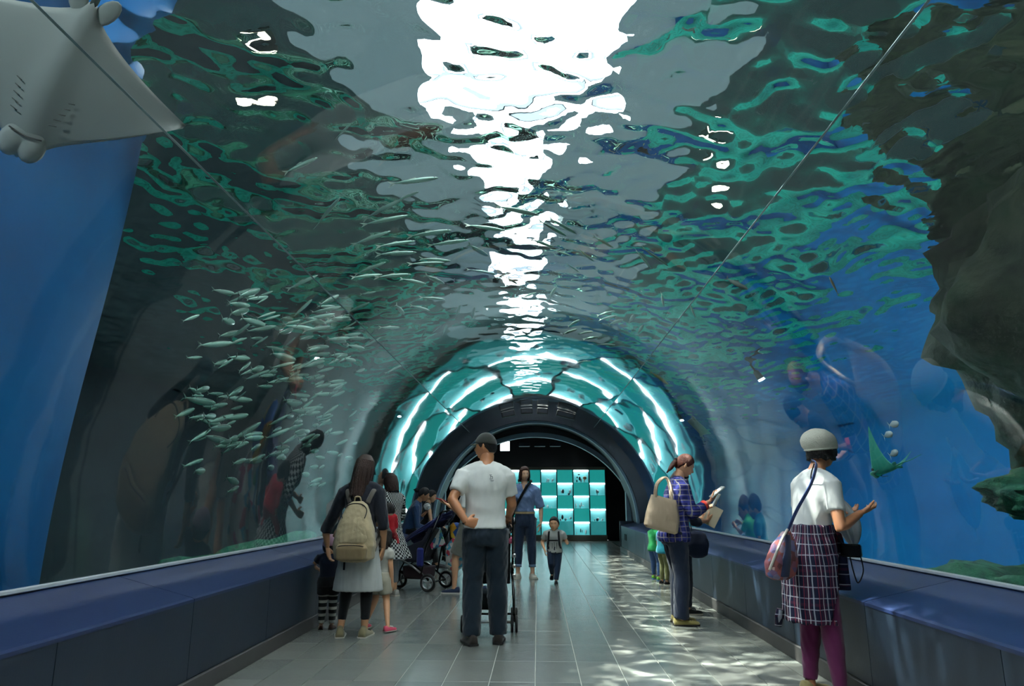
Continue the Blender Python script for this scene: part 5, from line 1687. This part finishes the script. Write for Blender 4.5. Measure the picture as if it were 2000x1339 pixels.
SCHOOL = (
 (0,-0.89,4.3,3.51,0.94,0.23,0.26,0.3),(0,-0.97,4.46,3.46,0.94,-0.16,0.3,0.16),(0,-1.19,4.57,3.44,0.9,-0.22,0.36,0.29),(0,-1.19,4.68,3.38,0.88,0.3,0.35,0.31),
 (0,-1.49,4.25,3.23,0.71,-0.58,0.4,0.27),(0,-1.37,4.91,3.36,0.89,0.15,0.42,0.28),(0,-1.27,5.27,3.52,0.83,0.44,0.34,0.31),(0,-0.96,5.26,3.6,0.92,0.28,0.27,0.34),
 (0,-0.83,5.53,3.63,0.95,0.22,0.24,0.33),(0,-1.24,5.3,3.37,0.73,0.62,0.3,0.34),(0,-0.98,5.76,3.53,0.69,0.69,0.21,0.31),(0,-1.49,5.36,3.26,0.87,0.19,0.46,0.25),
 (0,-1.04,5.7,3.43,0.77,0.58,0.26,0.33),(0,-1.35,5.67,3.29,0.68,0.66,0.32,0.34),(0,-1.23,6,3.37,0.45,0.87,0.18,0.34),(0,-1.09,6.29,3.58,0.35,0.93,0.11,0.34),
 (0,-1.61,5.58,3.33,0.63,0.69,0.35,0.29),(0,-1.69,5.91,3.28,0.66,0.65,0.39,0.15),(0,-0.46,5.38,3.71,0.85,0.51,0.1,0.34),(0,-0.15,4.99,3.61,0.88,0.47,0.02,0.34),
 (0,0.16,5.34,3.62,0.67,0.74,-0.06,0.31),(0,0.26,5.35,3.68,0.7,0.71,-0.08,0.3),(0,0.07,5.75,3.71,0.8,0.6,-0.04,0.23),(0,0.27,5.97,3.72,0.88,0.47,-0.1,0.22),
 (0,0.52,5.96,3.69,0.58,0.8,-0.12,0.26),(0,0.62,5.44,3.5,0.78,0.6,-0.19,0.21),(0,0.41,6.29,3.65,0.61,0.79,-0.1,0.2),(0,-0.58,6.34,3.65,0.73,0.67,0.12,0.34),
 (0,-0.56,5.77,3.63,0.44,0.9,0.06,0.31),(0,-1.48,3.68,3.28,0.88,0.03,0.47,0.19),(0,-1.2,3.6,3.49,0.78,-0.54,0.32,0.12),(0,-1.9,4.91,2.95,0.73,0.37,0.57,0.23),
 (0,-1.2,6.77,3.54,0.57,0.79,0.21,0.34),(0,-1.36,6.88,3.45,0.36,0.92,0.16,0.34),(0,-1.51,6.6,3.31,0.03,1,0.01,0.3),(0,-1.67,6.86,3.15,0.41,0.88,0.25,0.31),
 (0,-2.05,6.69,3.04,0.31,0.92,0.24,0.32),(0,-2.05,6.81,2.94,0.19,0.97,0.15,0.34),(0,-2,8.32,3.05,0.64,0.57,0.51,0.27),(0,-2.18,5.91,2.91,0.41,0.84,0.36,0.32),
 (0,-1.97,5.96,3,0.42,0.85,0.32,0.27),(2,1.01,5.6,3.42,0.56,0.8,-0.22,0.27),(2,1.11,5.51,3.42,0.8,0.5,-0.34,0.27),(2,1.33,6.34,3.27,0.26,0.95,-0.15,0.25),
 (2,0.84,7.34,3.41,0.43,-0.89,-0.13,0.33),(2,0.89,7.5,3.42,0.41,-0.9,-0.14,0.34),(2,1.03,7.68,3.48,0.33,-0.94,-0.12,0.34),(2,0.46,8.44,3.47,0.43,-0.9,-0.07,0.34),
 (2,0.67,8.33,3.43,0.51,-0.85,-0.13,0.29),(2,0.79,8.65,3.52,0.49,-0.86,-0.14,0.32),(2,0.99,8.65,3.37,0.56,-0.8,-0.21,0.32),(2,0.49,9.78,3.56,0.8,-0.58,-0.15,0.25),
 (2,0.8,10.05,3.48,0.5,-0.85,-0.15,0.34),(2,-0.08,7.1,3.59,0.7,-0.71,0.01,0.21),(2,0.21,7.15,3.71,0.17,-0.99,-0.01,0.34),(2,1.27,7.46,3.24,-0,-1,0.01,0.32),
 (2,1.15,7.27,3.35,0.02,-1,-0,0.3),(2,0.5,8.04,3.5,0.32,-0.95,-0.06,0.33),(2,1.63,6.26,3.15,0.4,0.88,-0.27,0.23),(2,-0.26,6.58,3.57,0.46,0.89,0.02,0.21),
 (2,-1.26,7.65,3.34,0.68,-0.67,0.3,0.18),(2,-1.45,7.68,3.34,0.43,-0.88,0.22,0.26),(2,-1.17,7.78,3.37,0.28,-0.95,0.12,0.27),(2,-0.79,7.56,3.54,0.17,-0.99,0.05,0.34),
 (2,-0.98,7.41,3.56,0.27,-0.96,0.09,0.32),(2,-0.84,7.9,3.43,0.73,-0.65,0.21,0.22),(1,-2.91,5.84,2.03,0.14,0.96,0.24,0.34),(1,-2.49,6.9,1.89,-0.14,0.97,0.2,0.34),
 (1,-2.85,7.37,2.41,0.49,0.87,0.07,0.34),(1,-2.78,6.56,2.07,0.61,0.68,0.4,0.26),(1,-2.6,5.94,1.78,0.08,0.98,0.16,0.32),(1,-3.16,7.83,2.59,0.22,0.92,0.32,0.34),
 (1,-2.96,7.21,1.97,0.23,0.86,0.46,0.34),(1,-2.31,5.48,2.23,-0.06,0.95,0.29,0.24),(1,-2.77,5.57,2.49,-0.19,0.71,0.68,0.25),(1,-2.35,6.79,3.38,0.45,0.82,0.35,0.24),
 (1,-2.58,5.18,3.11,0.2,0.84,0.51,0.26),(1,-2.4,6.05,2.36,0.52,0.85,0.08,0.34),(1,-2.76,7.27,2.28,0.5,0.86,0.11,0.34),(1,-3.23,5.72,2.34,0.14,0.97,0.19,0.2),
 (1,-2.51,7.92,3.11,-0.12,0.84,0.53,0.34),(1,-2.61,5.78,2.74,0.47,0.88,-0.05,0.24),(1,-2.91,6.91,1.74,0.08,0.98,0.18,0.34),(1,-2.64,4.95,2.99,0.86,0.28,0.43,0.15),
 (1,-2.42,6.79,2.7,0.36,0.85,0.39,0.28),(1,-2.06,4.65,2.74,0.58,0.62,0.53,0.12),(1,-2.87,8.15,2.19,-0.28,0.86,0.42,0.34),(1,-2.55,5.96,1.73,0.06,0.99,0.13,0.34),
 (1,-3.23,8.29,1.99,-0.16,0.98,0.15,0.34),(1,-2.75,5.63,1.71,-0.15,0.97,0.2,0.23),(1,-3.07,5.31,2.19,-0.12,0.97,0.21,0.18),(1,-2.36,6.16,3.27,0.45,0.81,0.36,0.31),
 (1,-2.63,6.86,2.2,0.44,0.9,0.01,0.34),(1,-3.21,5.71,2.08,-0.39,0.88,0.26,0.34),(1,-2.02,4.74,2.54,0.48,0.73,0.48,0.16),(1,-2.48,5.38,2.93,0.51,0.7,0.5,0.18),
 (1,-2.35,6.06,3.22,0.81,0.54,0.24,0.34),(1,-2.4,4.45,2.17,0.17,0.96,0.24,0.15),(1,-3.04,7.13,1.87,0.05,1,0.08,0.34),(1,-3.25,6.15,2.27,-0.04,0.93,0.36,0.21),
 (1,-2.88,7.11,2.5,-0.35,0.9,0.27,0.34),(1,-2.69,7.11,2.24,0.28,0.85,0.44,0.31),(1,-3.01,6.59,1.68,0.13,0.94,0.33,0.27),(1,-2.28,6.73,3.38,0.74,0.33,0.58,0.17),
 (1,-2.77,6.21,3.03,0.84,-0.17,0.52,0.17),(1,-3.33,8.1,2.09,-0.17,0.98,0.13,0.34),(1,-2.6,7.42,2.7,0.56,0.82,0.11,0.34),(1,-3.44,5.86,1.9,0.17,0.93,0.34,0.2),
 (1,-2.69,5.65,3,0.34,0.88,0.33,0.17),(1,-2.3,6,2.37,-0.18,0.81,0.56,0.27),(1,-2.13,5.94,2.41,0.52,0.62,0.59,0.21),(1,-3.34,5.67,2.09,-0.38,0.88,0.3,0.34),
 (1,-3.37,6.83,1.74,0.42,0.91,0.01,0.34),(1,-2.81,6.67,1.93,0.54,0.79,0.29,0.34),(1,-2.86,7.8,2.37,0.18,0.95,0.27,0.34),(1,-3.39,6.61,1.39,-0.15,0.95,0.29,0.25),
 (1,-2.18,4.59,2.72,0.44,0.79,0.42,0.11),(1,-2.62,5.34,1.78,0.07,0.99,0.14,0.31),(1,-1.91,5.52,3.04,0.06,0.68,0.73,0.34),(1,-3.08,7.94,2.12,0.16,0.95,0.29,0.34),
 (1,-2.85,6.68,1.99,-0.34,0.88,0.33,0.34),(1,-2.7,4.85,1.86,-0.05,0.9,0.43,0.24),(1,-3.2,5.71,2.02,0.03,1,0.01,0.34),(1,-2.77,5.93,1.7,-0.11,0.94,0.32,0.19),
 (1,-2.29,5.61,3.1,0.52,0.14,0.84,0.24),(1,-2.36,6.04,3.16,0.19,0.97,0.14,0.34),(1,-2.77,6.87,1.67,-0.38,0.89,0.26,0.34),(1,-2.7,5.25,1.97,-0.35,0.86,0.37,0.24),
 (1,-2.05,6.83,2.72,-0.05,0.97,0.24,0.34),(1,-2.68,6.02,1.81,-0.38,0.89,0.26,0.34),(1,-2.58,4.78,2.01,-0.04,0.99,-0.1,0.18),(1,-2.66,5.88,3.2,-0.24,0.88,0.41,0.34),
 (1,-2.74,7.4,1.95,0.17,0.93,0.32,0.34),(1,-3.39,8.6,1.8,-0.17,0.98,0.13,0.34),(1,-2.73,6.89,3.1,0.37,0.86,0.36,0.34),(1,-2.59,7.5,2.6,-0.22,0.86,0.45,0.34),
 (1,-2.92,6.2,2.47,0.16,0.96,0.21,0.24),(1,-2.96,7.93,1.56,-0.21,0.98,0.04,0.34),(1,-2.76,5.81,2.46,0.69,0.62,0.38,0.26),(1,-2.81,6.29,1.73,-0.37,0.87,0.32,0.34),
 (1,-2.76,5.9,3.11,-0.22,0.87,0.45,0.3),(1,-2.89,5.48,2.81,0.44,0.73,0.52,0.15),(1,-2.81,6.97,3.06,0.41,0.81,0.42,0.27),(1,-1.99,6.18,2.79,0.33,0.9,0.28,0.34),
 (1,-3,7.55,2.48,0.33,0.8,0.5,0.34),(1,-2.58,8.96,1.76,0.01,1,0.03,0.34),(1,-3.2,5.63,1.59,0.13,0.93,0.33,0.24),(1,-2.32,6.32,2.6,0.35,0.85,0.38,0.33),
 (1,-2.59,4.97,3.08,0.54,0.68,0.5,0.22),(1,-3.16,6.34,1.45,-0.24,0.97,-0.09,0.34),(1,-3.06,8.17,2.4,0.09,0.99,0.12,0.34),(1,-2.49,5.01,2.63,0.63,0.25,0.74,0.2),
 (1,-1.95,6.01,3.01,0.28,0.94,0.2,0.29),(1,-2.8,5.21,2.76,0.11,0.86,0.49,0.28),(1,-2.1,5.78,3.15,0.39,0.88,0.29,0.22),(1,-2.79,6.02,1.56,-0.14,0.95,0.26,0.26),
 (1,-2.63,5.51,2.11,0.73,0.3,0.62,0.13),(1,-2.57,6.75,2.64,0.27,0.91,0.32,0.26),(1,-2.66,6.38,3.14,0.22,0.82,0.53,0.23),(1,-3.03,6.34,2.67,0.32,0.85,0.42,0.18),
 (1,-2.74,9.27,2.89,0.1,0.99,0.11,0.34),(1,-2.16,4.76,2.53,0.11,0.99,0.11,0.31),(1,-2.42,4.27,2.46,0.16,0.79,0.59,0.15),(1,-1.96,6.41,2.94,0.39,0.87,0.31,0.27),
 (1,-2.3,6.03,2.47,0.44,0.74,0.52,0.25),(1,-2.71,6.15,2.46,0.25,0.91,0.33,0.25),(1,-2.46,6.79,2.6,-0.22,0.86,0.45,0.34),(1,-2.28,6.84,2.91,0.02,0.95,0.31,0.34),
 (1,-2.45,5.44,2.34,-0.29,0.87,0.4,0.34),(1,-3,5.9,1.76,0.46,0.88,0.13,0.29),(1,-2.5,6.21,2.61,-0.25,0.87,0.43,0.34),(1,-2.58,4.89,2.72,-0.34,0.88,0.33,0.34),
 (1,-2.11,6.74,2.72,0.55,0.65,0.53,0.19),(1,-2.75,7.5,1.9,0.63,0.52,0.57,0.29),(1,-1.79,5.36,2.77,0.78,0.59,0.2,0.27),(1,-2.21,7.42,3.35,0.77,0.25,0.59,0.29),
 (1,-3.31,6,1.9,0.37,0.92,-0.15,0.34),(1,-2.85,5.86,1.79,-0.4,0.89,0.23,0.34),(1,-3,8.92,2.14,0.18,0.93,0.33,0.34),(1,-1.99,5.39,2.7,0.78,0.57,0.26,0.17),
 (1,-3.28,6.34,1.87,0.47,0.88,0.12,0.34),(1,-2.06,5.87,2.56,-0.18,0.86,0.48,0.34),(1,-3.43,7.3,1.87,0.21,0.84,0.5,0.22),(1,-2.76,7.43,2.62,0.51,0.86,0.06,0.34),
 (1,-2.97,7.78,2.26,-0.35,0.9,0.27,0.34),(1,-2.39,7.31,2.55,-0.2,0.86,0.47,0.34),(1,-3,6.01,1.74,0.58,0.64,0.51,0.22),(1,-2.64,7.23,3.09,0.31,0.69,0.65,0.27),
 (1,-2.88,6.83,1.57,-0.44,0.89,0.09,0.34),(1,-3.07,5.76,2.03,0.19,0.91,0.36,0.32),(1,-2.68,6.75,2.41,0.44,0.9,-0.02,0.32),(1,-2.9,5.44,2.78,0.22,0.72,0.65,0.18),
 (1,-2.85,7.88,2.26,0.04,0.87,0.5,0.34),(1,-3.03,6.23,2.68,0.61,0.77,0.21,0.3),(1,-2.92,7.42,2.64,0.47,0.6,0.64,0.23),(1,-2.76,5.78,1.69,-0.13,0.96,0.25,0.23),
 (1,-3.2,9.73,2.29,-0.33,0.9,0.3,0.34),(1,-2.87,6.9,2.21,-0.36,0.89,0.26,0.34),(1,-3.06,7.39,2.28,-0.38,0.9,0.23,0.34),(1,-2.45,6.66,2.74,-0.28,0.89,0.36,0.34),
 (1,-2.74,5.23,2.42,0.47,0.57,0.67,0.16),(1,-2.75,7.84,2.72,0.1,0.88,0.47,0.34),(1,-2.21,5.53,2.42,0.39,0.91,-0.11,0.34),(1,-2.98,6.94,2.86,0.23,0.94,0.26,0.29),
 (1,-3.43,8.8,1.53,0.05,0.99,0.15,0.34),(1,-2.31,4.55,2.29,0.57,0.81,0.14,0.27),(1,-2.25,4.63,2.61,-0.21,0.84,0.5,0.34),(1,-2.56,5.85,3.1,0.53,0.69,0.5,0.2),
 (1,-2.59,5.4,2.83,0.7,0.67,0.24,0.26),(1,-2.7,7.67,2.83,0.3,0.9,0.33,0.34),(1,-2.45,6.41,2.16,0.09,0.99,0.12,0.34),(1,-2.58,5.45,2.35,0.36,0.79,0.5,0.19),
 (1,-2.5,7.52,2.28,0.11,0.83,0.55,0.34),(1,-3.12,8.59,1.73,-0.37,0.89,0.27,0.34),(1,-2.35,6.55,3.47,0.31,0.79,0.52,0.27),(1,-2.73,7.61,2.88,0.25,0.93,0.27,0.34),
 (1,-2.67,8.21,2.1,0.43,0.9,0.03,0.34),(1,-3.18,5.83,2.32,0.17,0.96,0.24,0.2),(1,-2.44,6.87,2.13,-0.29,0.88,0.39,0.34),(1,-3.27,7.92,2.27,-0.37,0.9,0.23,0.34),
 (1,-2.4,5.81,2.97,0.58,0.81,0.04,0.34),(1,-2.18,4.58,2.76,-0.12,0.79,0.6,0.34),(1,-3.04,9.08,1.95,-0.35,0.89,0.27,0.34),(1,-2.28,4.62,2.69,-0,0.95,0.32,0.28),
 (1,-2.92,5.77,2.96,0.05,0.93,0.38,0.19),(1,-2.09,6.43,3.46,0.95,0.01,0.32,0.32),(1,-2.88,8.79,2.61,-0.15,0.76,0.63,0.34),(1,-2.57,4.69,2.94,0.26,0.94,0.23,0.21),
 (1,-2.78,6.71,2.35,0.06,1,0.08,0.34),(1,-3.05,5.33,2.14,0.42,0.91,-0.07,0.34),(1,-3.06,9.19,2.46,-0.3,0.89,0.34,0.34),(1,-3.12,8.76,1.47,-0.16,0.97,0.21,0.34),
 (1,-2.25,4.95,2.59,0.72,0.63,0.27,0.14),(1,-2.68,7.11,2.68,-0.22,0.86,0.47,0.34),(1,-2.6,4.89,2.05,-0.36,0.87,0.33,0.3),(1,-3.09,7.43,2.52,0.17,0.72,0.68,0.34),
 (1,-2.55,5.24,2.43,-0.34,0.88,0.33,0.34),(1,-3.12,6,2.32,0.44,0.9,-0.02,0.34),(1,-3.35,5.82,2.24,-0.1,0.96,0.25,0.29),(1,-2.39,6.39,3.32,0.57,0.68,0.46,0.29),
 (1,-3.09,5.96,2.02,-0.05,0.91,0.41,0.18),(1,-2.93,7.41,2.05,-0.15,0.98,0.16,0.34),(1,-2.94,8.62,1.92,0.37,0.93,-0.08,0.34),(1,-2.57,5.35,2.11,-0.27,0.82,0.51,0.34),
 (1,-3.21,10.24,1.94,-0.15,0.98,0.16,0.34),(1,-3.06,7.25,1.76,-0.42,0.9,0.13,0.34),(1,-2.5,5.14,2.39,0.15,0.97,0.18,0.27),(1,-3.4,8.73,1.97,0.02,1,0.01,0.34),
 (1,-2.18,6.09,2.71,0.26,0.93,0.25,0.34),(1,-3.24,5.8,1.53,-0.45,0.89,0.12,0.34),(1,-2.57,6,2.58,0.65,0.71,0.25,0.27),(1,-2.91,6.24,2.69,-0.18,0.77,0.62,0.25),
 (1,-3.24,7.5,2.25,0.21,0.9,0.37,0.34),(1,-2.81,7.19,2.31,-0.05,0.95,0.31,0.34),(1,-2.84,5.15,1.9,0.12,0.97,0.22,0.16),(1,-2.2,6.64,2.34,0.23,0.93,0.27,0.29),
 (1,-2.7,5.31,2.01,-0.11,0.96,0.26,0.24),(1,-2,6.19,2.78,0.2,0.97,0.17,0.34),(1,-2.82,6.01,1.87,0.6,0.65,0.47,0.34),(1,-2.44,6.69,1.97,-0.36,0.89,0.27,0.34),
 (1,-2.71,8.08,1.43,0.05,0.99,0.15,0.34),(1,-2.34,5.54,2.78,-0.17,0.84,0.52,0.34),(1,-2.35,6.84,2.94,0.09,0.92,0.39,0.3),(1,-1.97,4.54,2.59,0.39,0.55,0.74,0.1),
 (1,-3.04,5.46,2.58,-0.26,0.84,0.48,0.29),(1,-2.89,5.8,2.91,0.84,0.15,0.53,0.19),(1,-2.96,5.4,1.78,0.23,0.82,0.52,0.24),(1,-1.99,6.48,2.63,-0.15,0.86,0.5,0.34),
 (1,-3.06,8.11,2.46,0.25,0.89,0.37,0.34),(1,-2.56,6.76,2.63,-0.18,0.83,0.53,0.34),(1,-2.86,7.06,1.77,-0.38,0.89,0.25,0.34),
)
rg = random.Random(12)
GR = {0: ('silver sardine strung out below the bright ripples at upper left of centre', 'sardines strung out below the ripples'),
      1: ('silver-green sardine in the dense school behind the left side of the tunnel', 'sardines in the dense left school'),
      2: ('pale sardine of the loose small school over the far crown and right of it', 'sardines of the loose far school')}
for (k, x, y, z, dx, dy, dz, L) in SCHOOL:
    # keep every fish clear of the tunnel wall
    v = Vector((x - TX, 0, z - TZ)); need = TR + L * .62
    if v.length < need:
        v = v.normalized() * need; x, z = TX + v.x, TZ + v.z
    z = min(z, 4.12)
    place_fish((x, y, z), (dx, dy, dz), L * (1.15 if k == 1 else 1.25), PROTO if k != 1 else PROTOJ, label=GR[k][0], group=GR[k][1], roll=rg.uniform(-.3, .3))
# three pale disc-shaped fish
M_DISC = mat('disc_fish', '#b9cdd2', rough=.3, metal=.3)
PD = fish_proto(.52, .14, (M_DISC, M_DISC), M_DISC)
for c, d, lb in (((3.126, 5.312, 1.916), (.2, -.9, .1), 'pale round-bodied fish on the blue, topmost of three'),
                 ((3.15, 5.45, 1.84), (.2, -.9, .25), 'pale round-bodied fish on the blue, middle of three'),
                 ((3.281, 5.563, 1.697), (.2, -.9, .35), 'pale round-bodied fish just above the green ray, lowest of three')):
    place_fish(c, d, .125, PD, 'disc_fish', lb, 'pale round fish at right')
place_fish((2.3, 4.6, 2.85), (-.25, -.2, .55), .17, fish_proto(.26, .12, (mat('fish_tan', '#8a7a58', rough=.4), mat('fish_tan_dark', '#5d5238')), mat('fin_tan', '#94865f')), 'reef_fish', 'small tan fish alone high on the blue at right')
place_fish((1.9, 5.5, 3.25), (.5, -.2, -.45), .24, fish_proto(.34, .12, (mat('fish_grey', '#5d6e68', rough=.5), mat('fish_grey_dark', '#46544f')), mat('fin_grey', '#5d6e68')), 'reef_fish', 'dull grey fish beside the right seam')
place_fish((1.9, 9.1, 3.1), (.6, .1, -.3), .36, fish_proto(.45, .12, (mat('fish_olive', '#a8a25c', rough=.5), mat('fish_olive_dark', '#7a783c')), mat('fin_olive', '#a8a25c')), 'reef_fish', 'yellow-olive fish crossing the right seam near the bright ring')

def ray_fish(name, label, c, fwd, belly, span, chord, tail=1.0, up_tip=0.0, mats=(None, None), cat='ray', curl=.12, horns=False):
    F = Vector(fwd).normalized(); D = -Vector(belly); D = (D - F * D.dot(F)).normalized(); X = F.cross(D).normalized()
    Mx = Matrix(((X.x, F.x, D.x, c[0]), (X.y, F.y, D.y, c[1]), (X.z, F.z, D.z, c[2]), (0, 0, 0, 1)))
    t = empty(name); t.matrix_world = Mx; tag(t, label, cat)
    mb = MB(); nu, nv = 36, 20
    def edge(u):   # leading / trailing y at span coordinate u in [-1,1]
        a = abs(u)
        lead = .50 - .58 * a ** 1.25 + .10 * math.exp(-(a / .16) ** 2)
        trail = -.50 + .42 * a ** .55 + (.0 if a < .12 else 0) - .02
        if trail > lead - .004: m = (lead + trail) / 2; lead = m + .002; trail = m - .002
        return lead, trail
    for sgn in (1, -1):
        for j in range(nv + 1):
            v = j / nv
            for i in range(nu + 1):
                u = -1 + 2 * i / nu
                l, tr = edge(u)
                y = tr + (l - tr) * v
                th = .075 * (1 - abs(u)) ** 1.1 * (max(0, math.sin(math.pi * v ** .85))) ** .7 + .035 * math.exp(-(u / .13) ** 2) * math.sin(math.pi * min(1, v)) ** .6
                z = sgn * th * (1.0 if sgn > 0 else .75)
                z += up_tip * abs(u) ** 1.7 + curl * .25 * math.sin(v * 3 + 1) * abs(u) ** 2
                mb.v.append((u * span, y * chord, z * chord))
    K = (nu + 1) * (nv + 1)
    for s_ in (0, 1):
        for j in range(nv):
            for i in range(nu):
                a = s_ * K + j * (nu + 1) + i
                f = (a, a + 1, a + nu + 2, a + nu + 1)
                mb.f.append(f if s_ == 0 else f[::-1]); mb.mi.append(s_)
    for j in range(nv):
        for i in (0, nu):
            a = j * (nu + 1) + i
            mb.f.append((a, a + nu + 1, K + a + nu + 1, K + a)); mb.mi.append(0)
    for i in range(nu):
        for j in (0, nv):
            a = j * (nu + 1) + i
            mb.f.append((a, a + 1, K + a + 1, K + a)); mb.mi.append(0)
    mb.build('body', list(mats), t, smooth=True)
    # snout lobes with mouth slit
    s_ = MB()
    for sg in (-1, 1): s_.ell((sg * .055 * chord, .50 * chord, -.01 * chord), (.075 * chord, .11 * chord, .05 * chord), 16, 12)
    s_.ell((0, .42 * chord, 0), (.12 * chord, .12 * chord, .05 * chord), 16, 12)
    link('snout', remesh(s_, .012, 3), mats[1], t, smooth=True)
    MB().tube(spl([(-.09 * chord, .415 * chord, -.052 * chord), (0, .43 * chord, -.058 * chord), (.09 * chord, .415 * chord, -.052 * chord)]), .004, 6).build('mouth', mat('ray_mouth', '#4a4640'), t, smooth=True)
    for sg in (-1, 1):
        MB().ell((sg * .13 * chord, .40 * chord, .045 * chord), (.016, .022, .014), 10, 8).build('eye', M_IRIS, t, smooth=True)
        g = MB()
        for q in range(5): g.tube([(sg * (.085 + .010 * q) * chord, (.30 - .045 * q) * chord, -.062 * chord), (sg * (.125 + .008 * q) * chord, (.29 - .045 * q) * chord, -.055 * chord)], .0025, 5)
        g.build('gill_slits', mat('gill_%d' % (sg + 1), '#6d6a62'), t, smooth=True)
        pf = MB(); pf.ell((sg * .075 * chord, -.47 * chord, 0), (.050 * chord, .10 * chord, .008), 14, 8, M=Matrix.Rotation(sg * R(18), 4, 'Z'))
        pf.build('pelvic_fin', mats[1], t, smooth=True)
    MB().tube([(0, (-.46 - q * .12 * tail) * chord, .01 * math.sin(q) * chord) for q in range(9)], [.020 * chord * (1 - .1 * q) for q in range(9)], 8).build('tail', mats[0], t, smooth=True)
    return t
# big ray gliding over the upper left, belly towards us
ray_fish('manta_ray', 'large pale-bellied ray gliding over the upper left corner', (-2.27, 2.60, 3.22), (-.50, .30, -.50), (2.1, -2.4, -1.6), .60, .80, mats=(M_RAYT, M_RAYB), up_tip=-.05)
ray_fish('ray', 'green-tinged ray with one wing raised, on the blue at right', (3.62, 6.05, 1.62), (.1, .95, -.15), (-.45, -.15, -.88), .26, .42, mats=(mat('ray_green', '#1f8f78'), mat('ray_green_belly', '#39a890')), up_tip=.95)
ray_fish('ray', 'small whitish cone-shaped ray near the far right ring', (2.62, 9.6, 2.42), (-.35, -.5, .55), (-.8, -.6, .0), .30, .42, mats=(mat('ray_pale_back', '#7aa7a8'), mat('ray_pale_belly', '#a5cdd0')), up_tip=.2, tail=.7)
for _o in SC.objects:
    if _o.type == 'MESH' and not _o.cycles.is_caustics_caster:
        _o.cycles.is_caustics_receiver = True
